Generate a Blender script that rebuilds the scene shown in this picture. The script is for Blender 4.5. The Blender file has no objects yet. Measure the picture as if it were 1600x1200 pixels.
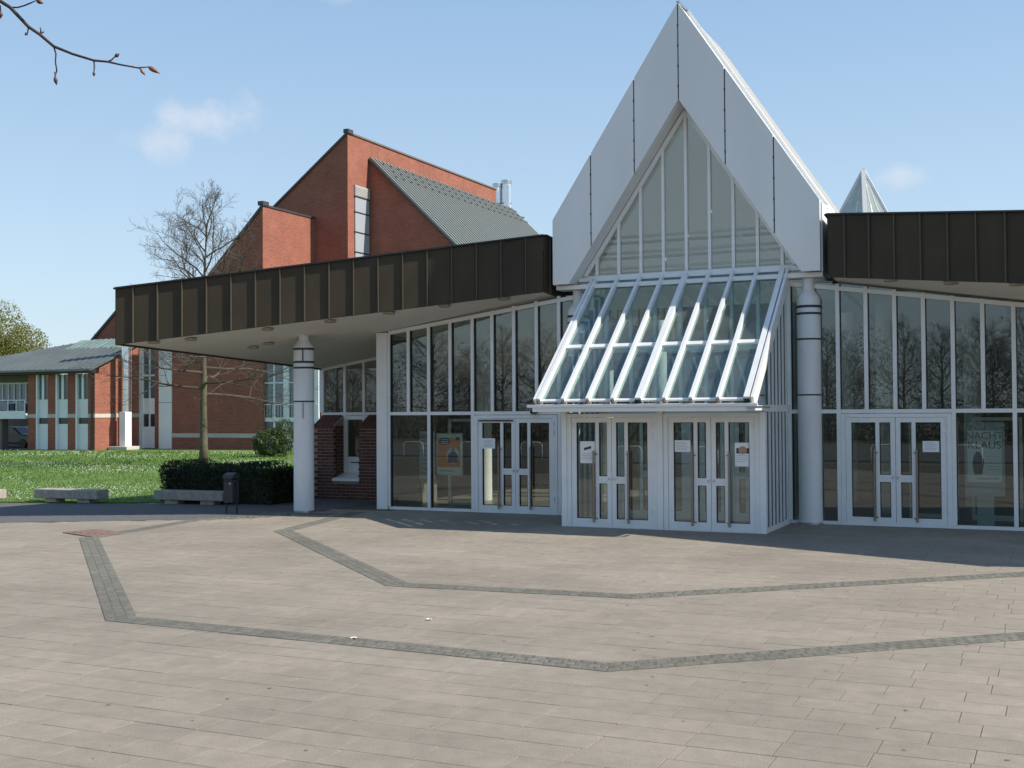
import bpy, math, random
from mathutils import Vector, Matrix, Quaternion
random.seed(7)
R = math.radians
sc = bpy.context.scene
COL = sc.collection

# ------------------------------------------------------------------ camera
cam_d = bpy.data.cameras.new('camera'); cam = bpy.data.objects.new('camera', cam_d); COL.objects.link(cam)
cam_d.sensor_width = 36.0; cam_d.lens = 36.0 * 1851.0 / 1600.0
cam_d.clip_start = 0.1; cam_d.clip_end = 3000
cam.matrix_world = Matrix.Translation((0, 0, 2.3)) @ Matrix.Rotation(R(90 + 1.268), 4, 'X') @ Matrix.Rotation(R(-0.351), 4, 'Z')
sc.camera = cam

# ------------------------------------------------------------------ grid of the place: a along the facade, y into the building
PHI = R(24.903); CX, CY = 3.6889, 24.7922
U = Vector((math.cos(PHI), -math.sin(PHI))); N = Vector((math.sin(PHI), math.cos(PHI)))
def wxy(a, y): return (CX + a * U.x + y * N.x, CY + a * U.y + y * N.y)
def gxy(X, Y):
    d = Vector((X - CX, Y - CY)); return (d.dot(U), d.dot(N))

# ------------------------------------------------------------------ light
SUN_EL = 42.5
sdir2 = (Vector(U) * 1.07 + Vector(N) * 0.22).normalized()
sun_v = Vector((sdir2.x * math.cos(R(SUN_EL)), sdir2.y * math.cos(R(SUN_EL)), math.sin(R(SUN_EL))))
sun_az = math.atan2(sdir2.x, sdir2.y)
ld = bpy.data.lights.new('sun', 'SUN'); ld.energy = 4.3; ld.angle = R(0.55); ld.color = (1.0, 0.93, 0.82)
lo = bpy.data.objects.new('sun', ld); COL.objects.link(lo)
lo.rotation_euler = sun_v.to_track_quat('Z', 'Y').to_euler(); lo.location = (20, 10, 40)

w = bpy.data.worlds.new('World'); sc.world = w; w.use_nodes = True
wt = w.node_tree; wt.nodes.clear()
def wn(t, **k):
    n = wt.nodes.new(t)
    for a, b in k.items(): setattr(n, a, b)
    return n
sky = wn('ShaderNodeTexSky', sky_type='NISHITA', sun_disc=False)
sky.sun_elevation = R(SUN_EL); sky.sun_rotation = sun_az; sky.air_density = 1.0; sky.dust_density = 0.7; sky.ozone_density = 1.6; sky.altitude = 50
bg = wn('ShaderNodeBackground'); bg.inputs['Strength'].default_value = 0.125
wo = wn('ShaderNodeOutputWorld')
tc = wn('ShaderNodeTexCoord')
def cloud_mask(d, size, seed):
    """soft puff round one direction of the sky"""
    dv = Vector(d).normalized()
    sub = wn('ShaderNodeVectorMath', operation='SUBTRACT'); wt.links.new(tc.outputs['Generated'], sub.inputs[0]); sub.inputs[1].default_value = dv
    scl = wn('ShaderNodeVectorMath', operation='MULTIPLY'); wt.links.new(sub.outputs[0], scl.inputs[0]); scl.inputs[1].default_value = (1 / size[0], 1 / size[0], 1 / size[1])
    ln = wn('ShaderNodeVectorMath', operation='LENGTH'); wt.links.new(scl.outputs[0], ln.inputs[0])
    nz = wn('ShaderNodeTexNoise'); nz.inputs['Scale'].default_value = 22; nz.inputs['Detail'].default_value = 5; nz.inputs['Roughness'].default_value = 0.55
    ad = wn('ShaderNodeVectorMath', operation='ADD'); wt.links.new(tc.outputs['Generated'], ad.inputs[0]); ad.inputs[1].default_value = (seed, seed * 1.7, 0)
    wt.links.new(ad.outputs[0], nz.inputs['Vector'])
    m1 = wn('ShaderNodeMath', operation='MULTIPLY_ADD'); wt.links.new(nz.outputs['Fac'], m1.inputs[0]); m1.inputs[1].default_value = 2.6; m1.inputs[2].default_value = -0.75
    m2 = wn('ShaderNodeMath', operation='SUBTRACT'); wt.links.new(m1.outputs[0], m2.inputs[0]); wt.links.new(ln.outputs['Value'], m2.inputs[1])
    mr = wn('ShaderNodeMapRange', interpolation_type='SMOOTHSTEP'); wt.links.new(m2.outputs[0], mr.inputs['Value'])
    mr.inputs['From Min'].default_value = -0.45; mr.inputs['From Max'].default_value = 0.55; mr.inputs['To Max'].default_value = 0.8
    return mr.outputs['Result']
# pale spring haze, the same all round, thickening towards the horizon
sz = wn('ShaderNodeSeparateXYZ'); wt.links.new(tc.outputs['Generated'], sz.inputs[0])
ramp = wn('ShaderNodeValToRGB'); wt.links.new(sz.outputs['Z'], ramp.inputs['Fac'])
cr = ramp.color_ramp; cr.elements[0].position = 0.0; cr.elements[0].color = (0.68, 0.84, 0.98, 1); cr.elements[1].position = 1.0; cr.elements[1].color = (0.14, 0.26, 0.52, 1)
for p_, c_ in ((0.12, (0.60, 0.79, 0.97, 1)), (0.37, (0.34, 0.56, 0.85, 1))):
    e_ = cr.elements.new(p_); e_.color = c_
hz = wn('ShaderNodeVectorMath', operation='SCALE'); wt.links.new(ramp.outputs['Color'], hz.inputs[0]); hz.inputs['Scale'].default_value = 5.0
hm = wn('ShaderNodeMix', data_type='RGBA'); hm.inputs['Factor'].default_value = 0.75; wt.links.new(sky.outputs['Color'], hm.inputs['A']); wt.links.new(hz.outputs[0], hm.inputs['B'])
cur = hm.outputs['Result']
for d, s, seed, op in (((-0.258, 0.995, 0.250), (0.05, 0.024), 3.1, 0.75), ((-0.297, 0.995, 0.229), (0.035, 0.018), 5.3, 0.6), ((0.328, 0.996, 0.197), (0.026, 0.012), 8.7, 0.5), ((-0.149, 0.993, 0.353), (0.03, 0.012), 1.9, 0.6),
                       ((0.9, 0.5, 0.35), (0.09, 0.03), 2.2, 0.9), ((-0.9, -0.2, 0.33), (0.1, 0.035), 4.4, 0.9), ((0.2, -0.95, 0.3), (0.12, 0.04), 6.6, 0.9), ((-0.35, -0.9, 0.42), (0.09, 0.03), 7.9, 0.8)):
    mk = cloud_mask(d, s, seed)
    mm = wn('ShaderNodeMath', operation='MULTIPLY'); wt.links.new(mk, mm.inputs[0]); mm.inputs[1].default_value = op
    mx = wn('ShaderNodeMix', data_type='RGBA'); wt.links.new(mm.outputs[0], mx.inputs['Factor']); wt.links.new(cur, mx.inputs['A']); mx.inputs['B'].default_value = (4.6, 4.7, 4.9, 1)
    cur = mx.outputs['Result']
wt.links.new(cur, bg.inputs['Color']); wt.links.new(bg.outputs[0], wo.inputs[0])
sc.view_settings.view_transform = 'Standard'; sc.view_settings.look = 'None'
sc.view_settings.exposure = 0.55; sc.view_settings.gamma = 1.0; sc.view_settings.use_curve_mapping = False
sc.cycles.transparent_max_bounces = 32; sc.cycles.max_bounces = 8
sc.cycles.use_denoising = True

# ------------------------------------------------------------------ materials
MATS = {}
def mat(name, col, rough=0.6, metal=0.0, noise=0.0, nscale=3.0, bump=0.0, bscale=40.0, spec=0.5, rnd=0.0, stretch=(1, 1, 1), world=False, stain=0.0):
    m = bpy.data.materials.new(name); m.use_nodes = True; nt = m.node_tree
    b = nt.nodes['Principled BSDF']; b.inputs['Roughness'].default_value = rough; b.inputs['Metallic'].default_value = metal
    b.inputs['Specular IOR Level'].default_value = spec
    col = tuple(col) + (1,); b.inputs['Base Color'].default_value = col
    tcn = nt.nodes.new('ShaderNodeTexCoord'); mp = nt.nodes.new('ShaderNodeMapping'); mp.inputs['Scale'].default_value = stretch
    if world:
        gp_ = nt.nodes.new('ShaderNodeNewGeometry'); nt.links.new(gp_.outputs['Position'], mp.inputs['Vector'])
    else: nt.links.new(tcn.outputs['Object'], mp.inputs['Vector'])
    last = None
    if noise:
        n = nt.nodes.new('ShaderNodeTexNoise'); n.inputs['Scale'].default_value = nscale; n.inputs['Detail'].default_value = 6; n.inputs['Roughness'].default_value = 0.6
        nt.links.new(mp.outputs[0], n.inputs['Vector'])
        mr = nt.nodes.new('ShaderNodeMapRange'); nt.links.new(n.outputs['Fac'], mr.inputs['Value'])
        mr.inputs['From Min'].default_value = 0.3; mr.inputs['From Max'].default_value = 0.7
        mr.inputs['To Min'].default_value = 1 - noise; mr.inputs['To Max'].default_value = 1 + noise
        last = mr.outputs['Result']
    if stain:
        n3 = nt.nodes.new('ShaderNodeTexNoise'); n3.inputs['Scale'].default_value = 0.35; n3.inputs['Detail'].default_value = 7; n3.inputs['Roughness'].default_value = 0.65; nt.links.new(mp.outputs[0], n3.inputs['Vector'])
        m3 = nt.nodes.new('ShaderNodeMapRange'); nt.links.new(n3.outputs['Fac'], m3.inputs['Value']); m3.inputs['From Min'].default_value = 0.32; m3.inputs['From Max'].default_value = 0.68; m3.inputs['To Min'].default_value = 1 - stain; m3.inputs['To Max'].default_value = 1 + stain * .6
        n4 = nt.nodes.new('ShaderNodeTexNoise'); n4.inputs['Scale'].default_value = 70; n4.inputs['Detail'].default_value = 3; nt.links.new(mp.outputs[0], n4.inputs['Vector'])
        m4 = nt.nodes.new('ShaderNodeMapRange'); nt.links.new(n4.outputs['Fac'], m4.inputs['Value']); m4.inputs['From Min'].default_value = 0.3; m4.inputs['From Max'].default_value = 0.7; m4.inputs['To Min'].default_value = 0.84; m4.inputs['To Max'].default_value = 1.16
        a1 = nt.nodes.new('ShaderNodeMath'); a1.operation = 'MULTIPLY'; nt.links.new(m3.outputs['Result'], a1.inputs[0]); nt.links.new(m4.outputs['Result'], a1.inputs[1])
        a2 = nt.nodes.new('ShaderNodeMath'); a2.operation = 'MULTIPLY'; nt.links.new(a1.outputs[0], a2.inputs[0]); a2.inputs[1].default_value = 1.0
        if last is not None: nt.links.new(last, a2.inputs[1])
        last = a2.outputs[0]
    if rnd:
        oi = nt.nodes.new('ShaderNodeObjectInfo'); ge = nt.nodes.new('ShaderNodeNewGeometry')
        ad = nt.nodes.new('ShaderNodeMath'); ad.operation = 'ADD'; nt.links.new(oi.outputs['Random'], ad.inputs[0]); nt.links.new(ge.outputs['Random Per Island'], ad.inputs[1])
        fr = nt.nodes.new('ShaderNodeMath'); fr.operation = 'FRACT'; nt.links.new(ad.outputs[0], fr.inputs[0])
        mr = nt.nodes.new('ShaderNodeMapRange'); nt.links.new(fr.outputs[0], mr.inputs['Value']); mr.inputs['To Min'].default_value = 1 - rnd; mr.inputs['To Max'].default_value = 1 + rnd
        if last is None: last = mr.outputs['Result']
        else:
            mu = nt.nodes.new('ShaderNodeMath'); mu.operation = 'MULTIPLY'; nt.links.new(last, mu.inputs[0]); nt.links.new(mr.outputs['Result'], mu.inputs[1]); last = mu.outputs[0]
    if last is not None:
        vm = nt.nodes.new('ShaderNodeVectorMath'); vm.operation = 'SCALE'; vm.inputs[0].default_value = col[:3]; nt.links.new(last, vm.inputs['Scale'])
        nt.links.new(vm.outputs[0], b.inputs['Base Color'])
    if bump:
        n2 = nt.nodes.new('ShaderNodeTexNoise'); n2.inputs['Scale'].default_value = bscale; n2.inputs['Detail'].default_value = 4
        nt.links.new(mp.outputs[0], n2.inputs['Vector'])
        bp = nt.nodes.new('ShaderNodeBump'); bp.inputs['Strength'].default_value = bump; bp.inputs['Distance'].default_value = 0.02
        nt.links.new(n2.outputs['Fac'], bp.inputs['Height']); nt.links.new(bp.outputs[0], b.inputs['Normal'])
    MATS[name] = m; return m

def glass(name, tint, refl=0.05, rough=0.0, dust=0.0):
    m = bpy.data.materials.new(name); m.use_nodes = True; nt = m.node_tree; nt.nodes.clear()
    o = nt.nodes.new('ShaderNodeOutputMaterial'); t = nt.nodes.new('ShaderNodeBsdfTransparent'); t.inputs[0].default_value = tuple(tint) + (1,)
    g = nt.nodes.new('ShaderNodeBsdfGlossy'); g.inputs['Roughness'].default_value = rough; g.inputs['Color'].default_value = (0.95, 0.98, 1, 1)
    lw = nt.nodes.new('ShaderNodeLayerWeight'); lw.inputs['Blend'].default_value = 0.5
    pw = nt.nodes.new('ShaderNodeMath'); pw.operation = 'POWER'; nt.links.new(lw.outputs['Facing'], pw.inputs[0]); pw.inputs[1].default_value = 5
    ma = nt.nodes.new('ShaderNodeMath'); ma.operation = 'MULTIPLY_ADD'; nt.links.new(pw.outputs[0], ma.inputs[0]); ma.inputs[1].default_value = 1 - refl; ma.inputs[2].default_value = refl
    mx = nt.nodes.new('ShaderNodeMixShader'); nt.links.new(ma.outputs[0], mx.inputs[0]); nt.links.new(t.outputs[0], mx.inputs[1]); nt.links.new(g.outputs[0], mx.inputs[2])
    last = mx.outputs[0]
    if dust:
        df = nt.nodes.new('ShaderNodeBsdfDiffuse'); df.inputs[0].default_value = (0.62, 0.66, 0.64, 1); tl = nt.nodes.new('ShaderNodeBsdfTranslucent'); tl.inputs[0].default_value = (0.6, 0.65, 0.63, 1)
        dm_ = nt.nodes.new('ShaderNodeMixShader'); dm_.inputs[0].default_value = 0.4; nt.links.new(df.outputs[0], dm_.inputs[1]); nt.links.new(tl.outputs[0], dm_.inputs[2])
        tcn = nt.nodes.new('ShaderNodeTexCoord'); nz = nt.nodes.new('ShaderNodeTexNoise'); nz.inputs['Scale'].default_value = 1.6; nz.inputs['Detail'].default_value = 6; nt.links.new(tcn.outputs['Object'], nz.inputs['Vector'])
        mr = nt.nodes.new('ShaderNodeMapRange'); nt.links.new(nz.outputs['Fac'], mr.inputs['Value']); mr.inputs['From Min'].default_value = .3; mr.inputs['From Max'].default_value = .7; mr.inputs['To Min'].default_value = dust * .6; mr.inputs['To Max'].default_value = dust * 1.4
        m2 = nt.nodes.new('ShaderNodeMixShader'); nt.links.new(mr.outputs['Result'], m2.inputs[0]); nt.links.new(last, m2.inputs[1]); nt.links.new(dm_.outputs[0], m2.inputs[2]); last = m2.outputs[0]
    nt.links.new(last, o.inputs[0]); MATS[name] = m; return m

def brick_mat(name, c1, c2, mortar, bw=0.25, bh=0.083, ms=0.011, spotty=0.12):
    m = bpy.data.materials.new(name); m.use_nodes = True; nt = m.node_tree; b = nt.nodes['Principled BSDF']; b.inputs['Roughness'].default_value = 0.85
    tcn = nt.nodes.new('ShaderNodeTexCoord'); sp = nt.nodes.new('ShaderNodeSeparateXYZ'); nt.links.new(tcn.outputs['Object'], sp.inputs[0])
    ad = nt.nodes.new('ShaderNodeMath'); ad.operation = 'ADD'; nt.links.new(sp.outputs['X'], ad.inputs[0]); nt.links.new(sp.outputs['Y'], ad.inputs[1])
    cb = nt.nodes.new('ShaderNodeCombineXYZ'); nt.links.new(ad.outputs[0], cb.inputs[0]); nt.links.new(sp.outputs['Z'], cb.inputs[1])
    br = nt.nodes.new('ShaderNodeTexBrick'); nt.links.new(cb.outputs[0], br.inputs['Vector'])
    br.inputs['Scale'].default_value = 1; br.inputs['Brick Width'].default_value = bw; br.inputs['Row Height'].default_value = bh; br.inputs['Mortar Size'].default_value = ms; br.inputs['Mortar Smooth'].default_value = 0.1
    br.inputs['Color1'].default_value = tuple(c1) + (1,); br.inputs['Color2'].default_value = tuple(c2) + (1,); br.inputs['Mortar'].default_value = tuple(mortar) + (1,)
    n = nt.nodes.new('ShaderNodeTexNoise'); n.inputs['Scale'].default_value = 0.9; n.inputs['Detail'].default_value = 8; nt.links.new(tcn.outputs['Object'], n.inputs['Vector'])
    mr = nt.nodes.new('ShaderNodeMapRange'); nt.links.new(n.outputs['Fac'], mr.inputs['Value']); mr.inputs['From Min'].default_value = 0.3; mr.inputs['From Max'].default_value = 0.7
    mr.inputs['To Min'].default_value = 1 - spotty; mr.inputs['To Max'].default_value = 1 + spotty
    vm = nt.nodes.new('ShaderNodeVectorMath'); vm.operation = 'SCALE'; nt.links.new(br.outputs['Color'], vm.inputs[0]); nt.links.new(mr.outputs['Result'], vm.inputs['Scale'])
    nt.links.new(vm.outputs[0], b.inputs['Base Color'])
    bp = nt.nodes.new('ShaderNodeBump'); bp.inputs['Strength'].default_value = 0.5; bp.inputs['Distance'].default_value = 0.01; bp.invert = True
    nt.links.new(br.outputs['Fac'], bp.inputs['Height']); nt.links.new(bp.outputs[0], b.inputs['Normal'])
    MATS[name] = m; return m

mat('white_metal', (0.77, 0.775, 0.765), 0.38, noise=0.05, nscale=2.5, bump=0.02)
mat('white_panel', (0.74, 0.745, 0.73), 0.42, noise=0.05, nscale=0.9, stretch=(1, 1, 0.35))
mat('white_column', (0.72, 0.72, 0.71), 0.5, noise=0.10, nscale=2.5, bump=0.03, stretch=(1, 1, 0.3))
mat('office_white', (0.78, 0.80, 0.82), 0.5, noise=0.05, nscale=1)
mat('soffit', (0.70, 0.68, 0.62), 0.8, noise=0.05, nscale=0.8)
mat('dark_metal', (0.05, 0.05, 0.05), 0.5, noise=0.2, nscale=4)
mat('fascia_metal', (0.054, 0.045, 0.030), 0.75, spec=0.2, noise=0.16, nscale=1.7, bump=0.05, bscale=6, rnd=0.08, stretch=(1, 1, 0.5))
mat('fascia_metal_dark', (0.040, 0.034, 0.027), 0.55, metal=0.2, noise=0.16, nscale=1.7, bump=0.05, bscale=6, rnd=0.08, stretch=(1, 1, 0.5))
mat('fascia_rib', (0.095, 0.078, 0.058), 0.6, spec=0.3, noise=0.1)
mat('lamp_ring', (0.30, 0.27, 0.21), 0.5)
mat('lamp_lens', (0.45, 0.41, 0.30), 0.3)
mat('steel', (0.55, 0.55, 0.55), 0.28, metal=1.0)
mat('flue_steel', (0.85, 0.85, 0.85), 0.35, metal=1.0, noise=0.1, nscale=6, bump=0.08, bscale=8)
mat('handle_bronze', (0.30, 0.22, 0.18), 0.4, metal=0.6)
mat('slab', (0.272, 0.236, 0.19), 0.92, noise=0.10, nscale=6, bump=0.45, bscale=110, rnd=0.045, world=True, stain=0.22)
mat('joint', (0.10, 0.085, 0.062), 0.95, noise=0.3, nscale=5)
mat('cobble', (0.145, 0.14, 0.118), 0.9, noise=0.25, nscale=14, bump=0.4, bscale=60, rnd=0.14, world=True, stain=.2)
mat('cobble_bed', (0.10, 0.095, 0.062), 0.95, noise=0.3, nscale=20)
mat('asphalt', (0.10, 0.10, 0.10), 0.9, noise=0.2, nscale=6, bump=0.4, bscale=90)
mat('gum', (0.17, 0.15, 0.125), 0.8); mat('drain', (0.19, 0.12, 0.095), 0.8, noise=0.3, nscale=12, bump=0.4, bscale=30)
mat('stone', (0.34, 0.31, 0.26), 0.9, noise=0.25, nscale=7, bump=0.5, bscale=30)
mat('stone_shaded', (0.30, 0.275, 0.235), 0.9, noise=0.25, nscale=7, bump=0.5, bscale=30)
mat('bin_metal', (0.025, 0.028, 0.03), 0.45)
mat('bark', (0.10, 0.085, 0.055), 0.9, noise=0.35, nscale=5, bump=0.6, bscale=20)
mat('twig', (0.075, 0.06, 0.048), 0.85)
mat('branch_near', (0.055, 0.038, 0.032), 0.7, noise=0.3, nscale=60)
mat('bud', (0.24, 0.10, 0.055), 0.45, noise=0.4, nscale=90)
mat('bud_dark', (0.10, 0.045, 0.035), 0.5, noise=0.4, nscale=90)
def leaf(name, c, var=0.35):
    m = mat(name, c, 0.6, rnd=var); nt = m.node_tree; b = nt.nodes['Principled BSDF']
    tr = nt.nodes.new('ShaderNodeBsdfTranslucent'); tr.inputs[0].default_value = (c[0] * 1.3, c[1] * 1.4, c[2] * 0.8, 1)
    mx = nt.nodes.new('ShaderNodeMixShader'); mx.inputs[0].default_value = 0.3
    o = nt.nodes['Material Output']; nt.links.new(b.outputs[0], mx.inputs[1]); nt.links.new(tr.outputs[0], mx.inputs[2]); nt.links.new(mx.outputs[0], o.inputs[0]); return m
leaf('hedge_leaf', (0.022, 0.035, 0.012)); leaf('shrub_leaf', (0.055, 0.085, 0.022)); leaf('willow_leaf', (0.20, 0.20, 0.05), 0.2); leaf('birch_leaf', (0.13, 0.18, 0.09), 0.25)
leaf('grass_blade', (0.10, 0.185, 0.028), 0.35)
mat('daisy', (0.8, 0.8, 0.74), 0.6)
mat('floor_dark', (0.17, 0.155, 0.135), 0.35, noise=0.1, nscale=1)
mat('interior_wall', (0.15, 0.14, 0.125), 0.7, noise=0.15, nscale=1)
mat('interior_wood', (0.13, 0.085, 0.05), 0.6, noise=0.2, nscale=2)
mat('paper', (0.82, 0.83, 0.84), 0.7)
mat('ink', (0.05, 0.05, 0.07), 0.7); mat('ink_grey', (0.40, 0.42, 0.46), 0.7)
mat('orange_print', (0.95, 0.25, 0.06), 0.6, noise=0.12, nscale=6); mat('navy_print', (0.03, 0.05, 0.14), 0.6); mat('cream_print', (0.88, 0.86, 0.78), 0.6); mat('skin_print', (0.45, 0.26, 0.18), 0.6); mat('blue_print', (0.35, 0.48, 0.66), 0.6); mat('pale_print', (0.74, 0.80, 0.84), 0.6)
mat('roof_metal', (0.17, 0.185, 0.17), 0.45, metal=0.3, noise=0.1, nscale=0.5)
mat('roof_rib', (0.27, 0.285, 0.26), 0.45, metal=0.3); mat('vent_dark', (0.03, 0.035, 0.04), 0.6)
mat('office_roof', (0.13, 0.15, 0.145), 0.5, metal=0.2, noise=0.15, nscale=0.6)
mat('patina', (0.21, 0.31, 0.28), 0.6, noise=0.25, nscale=1.5)
mat('office_glass', (0.03, 0.045, 0.05), 0.08, spec=0.8); mat('office_glass_pale', (0.10, 0.15, 0.17), 0.08, spec=0.8)
mat('stair_glass', (0.36, 0.40, 0.45), 0.3); mat('band_stone', (0.50, 0.47, 0.42), 0.8, noise=0.1)
mat('pane_reflection_grey', (0.07, 0.09, 0.10), 0.4); mat('shutter', (0.16, 0.13, 0.115), 0.7)  # the first grey paints in dark reflections of the porch side panes
mat('black', (0.012, 0.012, 0.013), 0.5)
mat('car_paint', (0.03, 0.035, 0.04), 0.25, spec=0.7)
mat('mortar', (0.30, 0.24, 0.19), 0.95, noise=0.2, nscale=10)
mat('brick_piece', (0.105, 0.040, 0.030), 0.85, noise=0.25, nscale=16, bump=0.3, bscale=60, rnd=0.3)
mat('soil', (0.13, 0.11, 0.07), 0.95, noise=0.3, nscale=2)
glass('glass_facade', (0.74, 0.79, 0.755), 0.075, dust=0.012)
glass('glass_porch', (0.84, 0.90, 0.885), 0.09)
glass('glass_slope', (0.77, 0.88, 0.865), 0.07, dust=0.09)
glass('glass_spire', (0.92, 0.95, 0.96), 0.08, dust=0.5)
glass('glass_gable', (0.86, 0.87, 0.84), 0.06)
brick_mat('brick_far', (0.34, 0.094, 0.052), (0.24, 0.063, 0.039), (0.28, 0.16, 0.12))
# lawn: ground colour patches
m = mat('lawn', (0.095, 0.165, 0.028), 0.95, noise=0.35, nscale=0.9, bump=0.6, bscale=14)
# frosted roof sheets of the glazed hood
m = bpy.data.materials.new('frosted'); m.use_nodes = True; nt = m.node_tree; nt.nodes.clear(); MATS['frosted'] = m
o = nt.nodes.new('ShaderNodeOutputMaterial'); d1 = nt.nodes.new('ShaderNodeBsdfDiffuse'); d1.inputs[0].default_value = (0.62, 0.63, 0.61, 1)
d2 = nt.nodes.new('ShaderNodeBsdfTranslucent'); d2.inputs[0].default_value = (0.75, 0.73, 0.68, 1); d3 = nt.nodes.new('ShaderNodeBsdfTransparent'); d3.inputs[0].default_value = (0.85, 0.87, 0.85, 1)
x1 = nt.nodes.new('ShaderNodeMixShader'); x1.inputs[0].default_value = 0.45; nt.links.new(d1.outputs[0], x1.inputs[1]); nt.links.new(d2.outputs[0], x1.inputs[2])
x2 = nt.nodes.new('ShaderNodeMixShader'); x2.inputs[0].default_value = 0.25; nt.links.new(x1.outputs[0], x2.inputs[1]); nt.links.new(d3.outputs[0], x2.inputs[2]); nt.links.new(x2.outputs[0], o.inputs[0])

# ------------------------------------------------------------------ mesh helpers
class MB:
    def __init__(s): s.v = []; s.f = []
    def add(s, vs, fs):
        b = len(s.v); s.v += [tuple(v) for v in vs]; s.f += [tuple(b + i for i in f) for f in fs]; return s
    def box(s, x0, x1, y0, y1, z0, z1):
        return s.add([(x0, y0, z0), (x1, y0, z0), (x1, y1, z0), (x0, y1, z0), (x0, y0, z1), (x1, y0, z1), (x1, y1, z1), (x0, y1, z1)],
                     [(0, 3, 2, 1), (4, 5, 6, 7), (0, 1, 5, 4), (1, 2, 6, 5), (2, 3, 7, 6), (3, 0, 4, 7)])
    def prism(s, poly, y0, y1, axis='y'):
        """poly: list of 2-D points counter-clockwise; extruded along axis"""
        n = len(poly)
        if axis == 'y': lo = [(p[0], y0, p[1]) for p in poly]; hi = [(p[0], y1, p[1]) for p in poly]
        elif axis == 'x': lo = [(y0, p[0], p[1]) for p in poly]; hi = [(y1, p[0], p[1]) for p in poly]
        else: lo = [(p[0], p[1], y0) for p in poly]; hi = [(p[0], p[1], y1) for p in poly]
        fs = [tuple(range(n)), tuple(range(2 * n - 1, n - 1, -1))] + [(i, i + n, (i + 1) % n + n, (i + 1) % n) for i in range(n)]
        return s.add(lo + hi, fs)
    def plate(s, top, bot):
        n = len(top); fs = [tuple(range(n)), tuple(range(2 * n - 1, n - 1, -1))] + [(i, i + n, (i + 1) % n + n, (i + 1) % n) for i in range(n)]
        return s.add(list(top) + list(bot), fs)
    def bar(s, A, B, wd, hg, up=(0, 0, 1)):
        A, B = Vector(A), Vector(B); d = (B - A).normalized(); upv = Vector(up); sx = d.cross(upv).normalized(); uz = sx.cross(d).normalized()
        vs = []
        for P in (A, B):
            for i, j in ((-1, -1), (1, -1), (1, 1), (-1, 1)): vs.append(P + sx * (i * wd / 2) + uz * (j * hg / 2))
        return s.add(vs, [(0, 1, 2, 3), (7, 6, 5, 4), (0, 4, 5, 1), (1, 5, 6, 2), (2, 6, 7, 3), (3, 7, 4, 0)])
    def tube(s, pts, rad, n=8, cap=True):
        pts = [Vector(p) for p in pts]; b = len(s.v); ref = Vector((0.123, 0.31, 1)).normalized()
        for i, p in enumerate(pts):
            d = (pts[min(i + 1, len(pts) - 1)] - pts[max(i - 1, 0)]).normalized()
            sx = d.cross(ref);
            if sx.length < 0.05: sx = d.cross(Vector((1, 0, 0)))
            sx.normalize(); sy = d.cross(sx)
            r = rad[i] if isinstance(rad, (list, tuple)) else rad
            for k in range(n):
                t = 2 * math.pi * k / n; s.v.append(tuple(p + sx * (math.cos(t) * r) + sy * (math.sin(t) * r)))
        for i in range(len(pts) - 1):
            for k in range(n):
                q = (k + 1) % n; s.f.append((b + i * n + k, b + i * n + q, b + (i + 1) * n + q, b + (i + 1) * n + k))
        if cap:
            s.f.append(tuple(b + k for k in range(n - 1, -1, -1))); s.f.append(tuple(b + (len(pts) - 1) * n + k for k in range(n)))
        return s
    def lathe(s, c, prof, n=28):
        b = len(s.v); m = len(prof)
        for r, z in prof:
            for k in range(n):
                t = 2 * math.pi * k / n; s.v.append((c[0] + r * math.cos(t), c[1] + r * math.sin(t), c[2] + z))
        for i in range(m - 1):
            for k in range(n):
                q = (k + 1) % n; s.f.append((b + i * n + k, b + i * n + q, b + (i + 1) * n + q, b + (i + 1) * n + k))
        s.f.append(tuple(b + k for k in range(n - 1, -1, -1))); s.f.append(tuple(b + (m - 1) * n + k for k in range(n)))
        return s
    def mesh(s, name, m, smooth=False, off=(0, 0, 0)):
        me = bpy.data.meshes.new(name); me.from_pydata([(x - off[0], y - off[1], z - off[2]) for x, y, z in s.v], [], s.f)
        me.materials.append(MATS[m]); me.validate(); me.update()
        if smooth:
            for p in me.polygons: p.use_smooth = True
        return me
ORIG = {}
def empty(name, a, y, z=0, label=None, cat=None, group=None, kind=None):
    o = bpy.data.objects.new(name, None); COL.objects.link(o); X, Y = wxy(a, y); o.location = (X, Y, z); o.rotation_euler = (0, 0, -PHI)
    ORIG[o] = (a, y, z); tag(o, label, cat, group, kind); return o
def tag(o, label=None, cat=None, group=None, kind=None):
    if label: o['label'] = label
    if cat: o['category'] = cat
    if group: o['group'] = group
    if kind: o['kind'] = kind
    return o
def part(name, mb, m, parent, smooth=False, label=None, kind=None, bevel=0):
    """mb is in grid coordinates (a, y, z); the parent chain ends in an Empty or mesh known to ORIG"""
    off = ORIG[parent]; me = mb.mesh(name, m, smooth, off); o = bpy.data.objects.new(name, me); COL.objects.link(o); o.parent = parent; ORIG[o] = off
    if bevel:
        md = o.modifiers.new('bevel', 'BEVEL'); md.width = bevel; md.segments = 2; md.limit_method = 'ANGLE'
    if smooth:
        try:
            me.set_sharp_from_angle(angle=R(40))
        except Exception: pass
    return tag(o, label=label, kind=kind)
def solo(name, mb, m, a, y, z=0, smooth=False, label=None, cat=None, group=None, kind=None, bevel=0):
    me = mb.mesh(name, m, smooth, (a, y, z)); o = bpy.data.objects.new(name, me); COL.objects.link(o); X, Y = wxy(a, y); o.location = (X, Y, z); o.rotation_euler = (0, 0, -PHI); ORIG[o] = (a, y, z)
    if bevel:
        md = o.modifiers.new('bevel', 'BEVEL'); md.width = bevel; md.segments = 2; md.limit_method = 'ANGLE'
    return tag(o, label, cat, group, kind)
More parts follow.
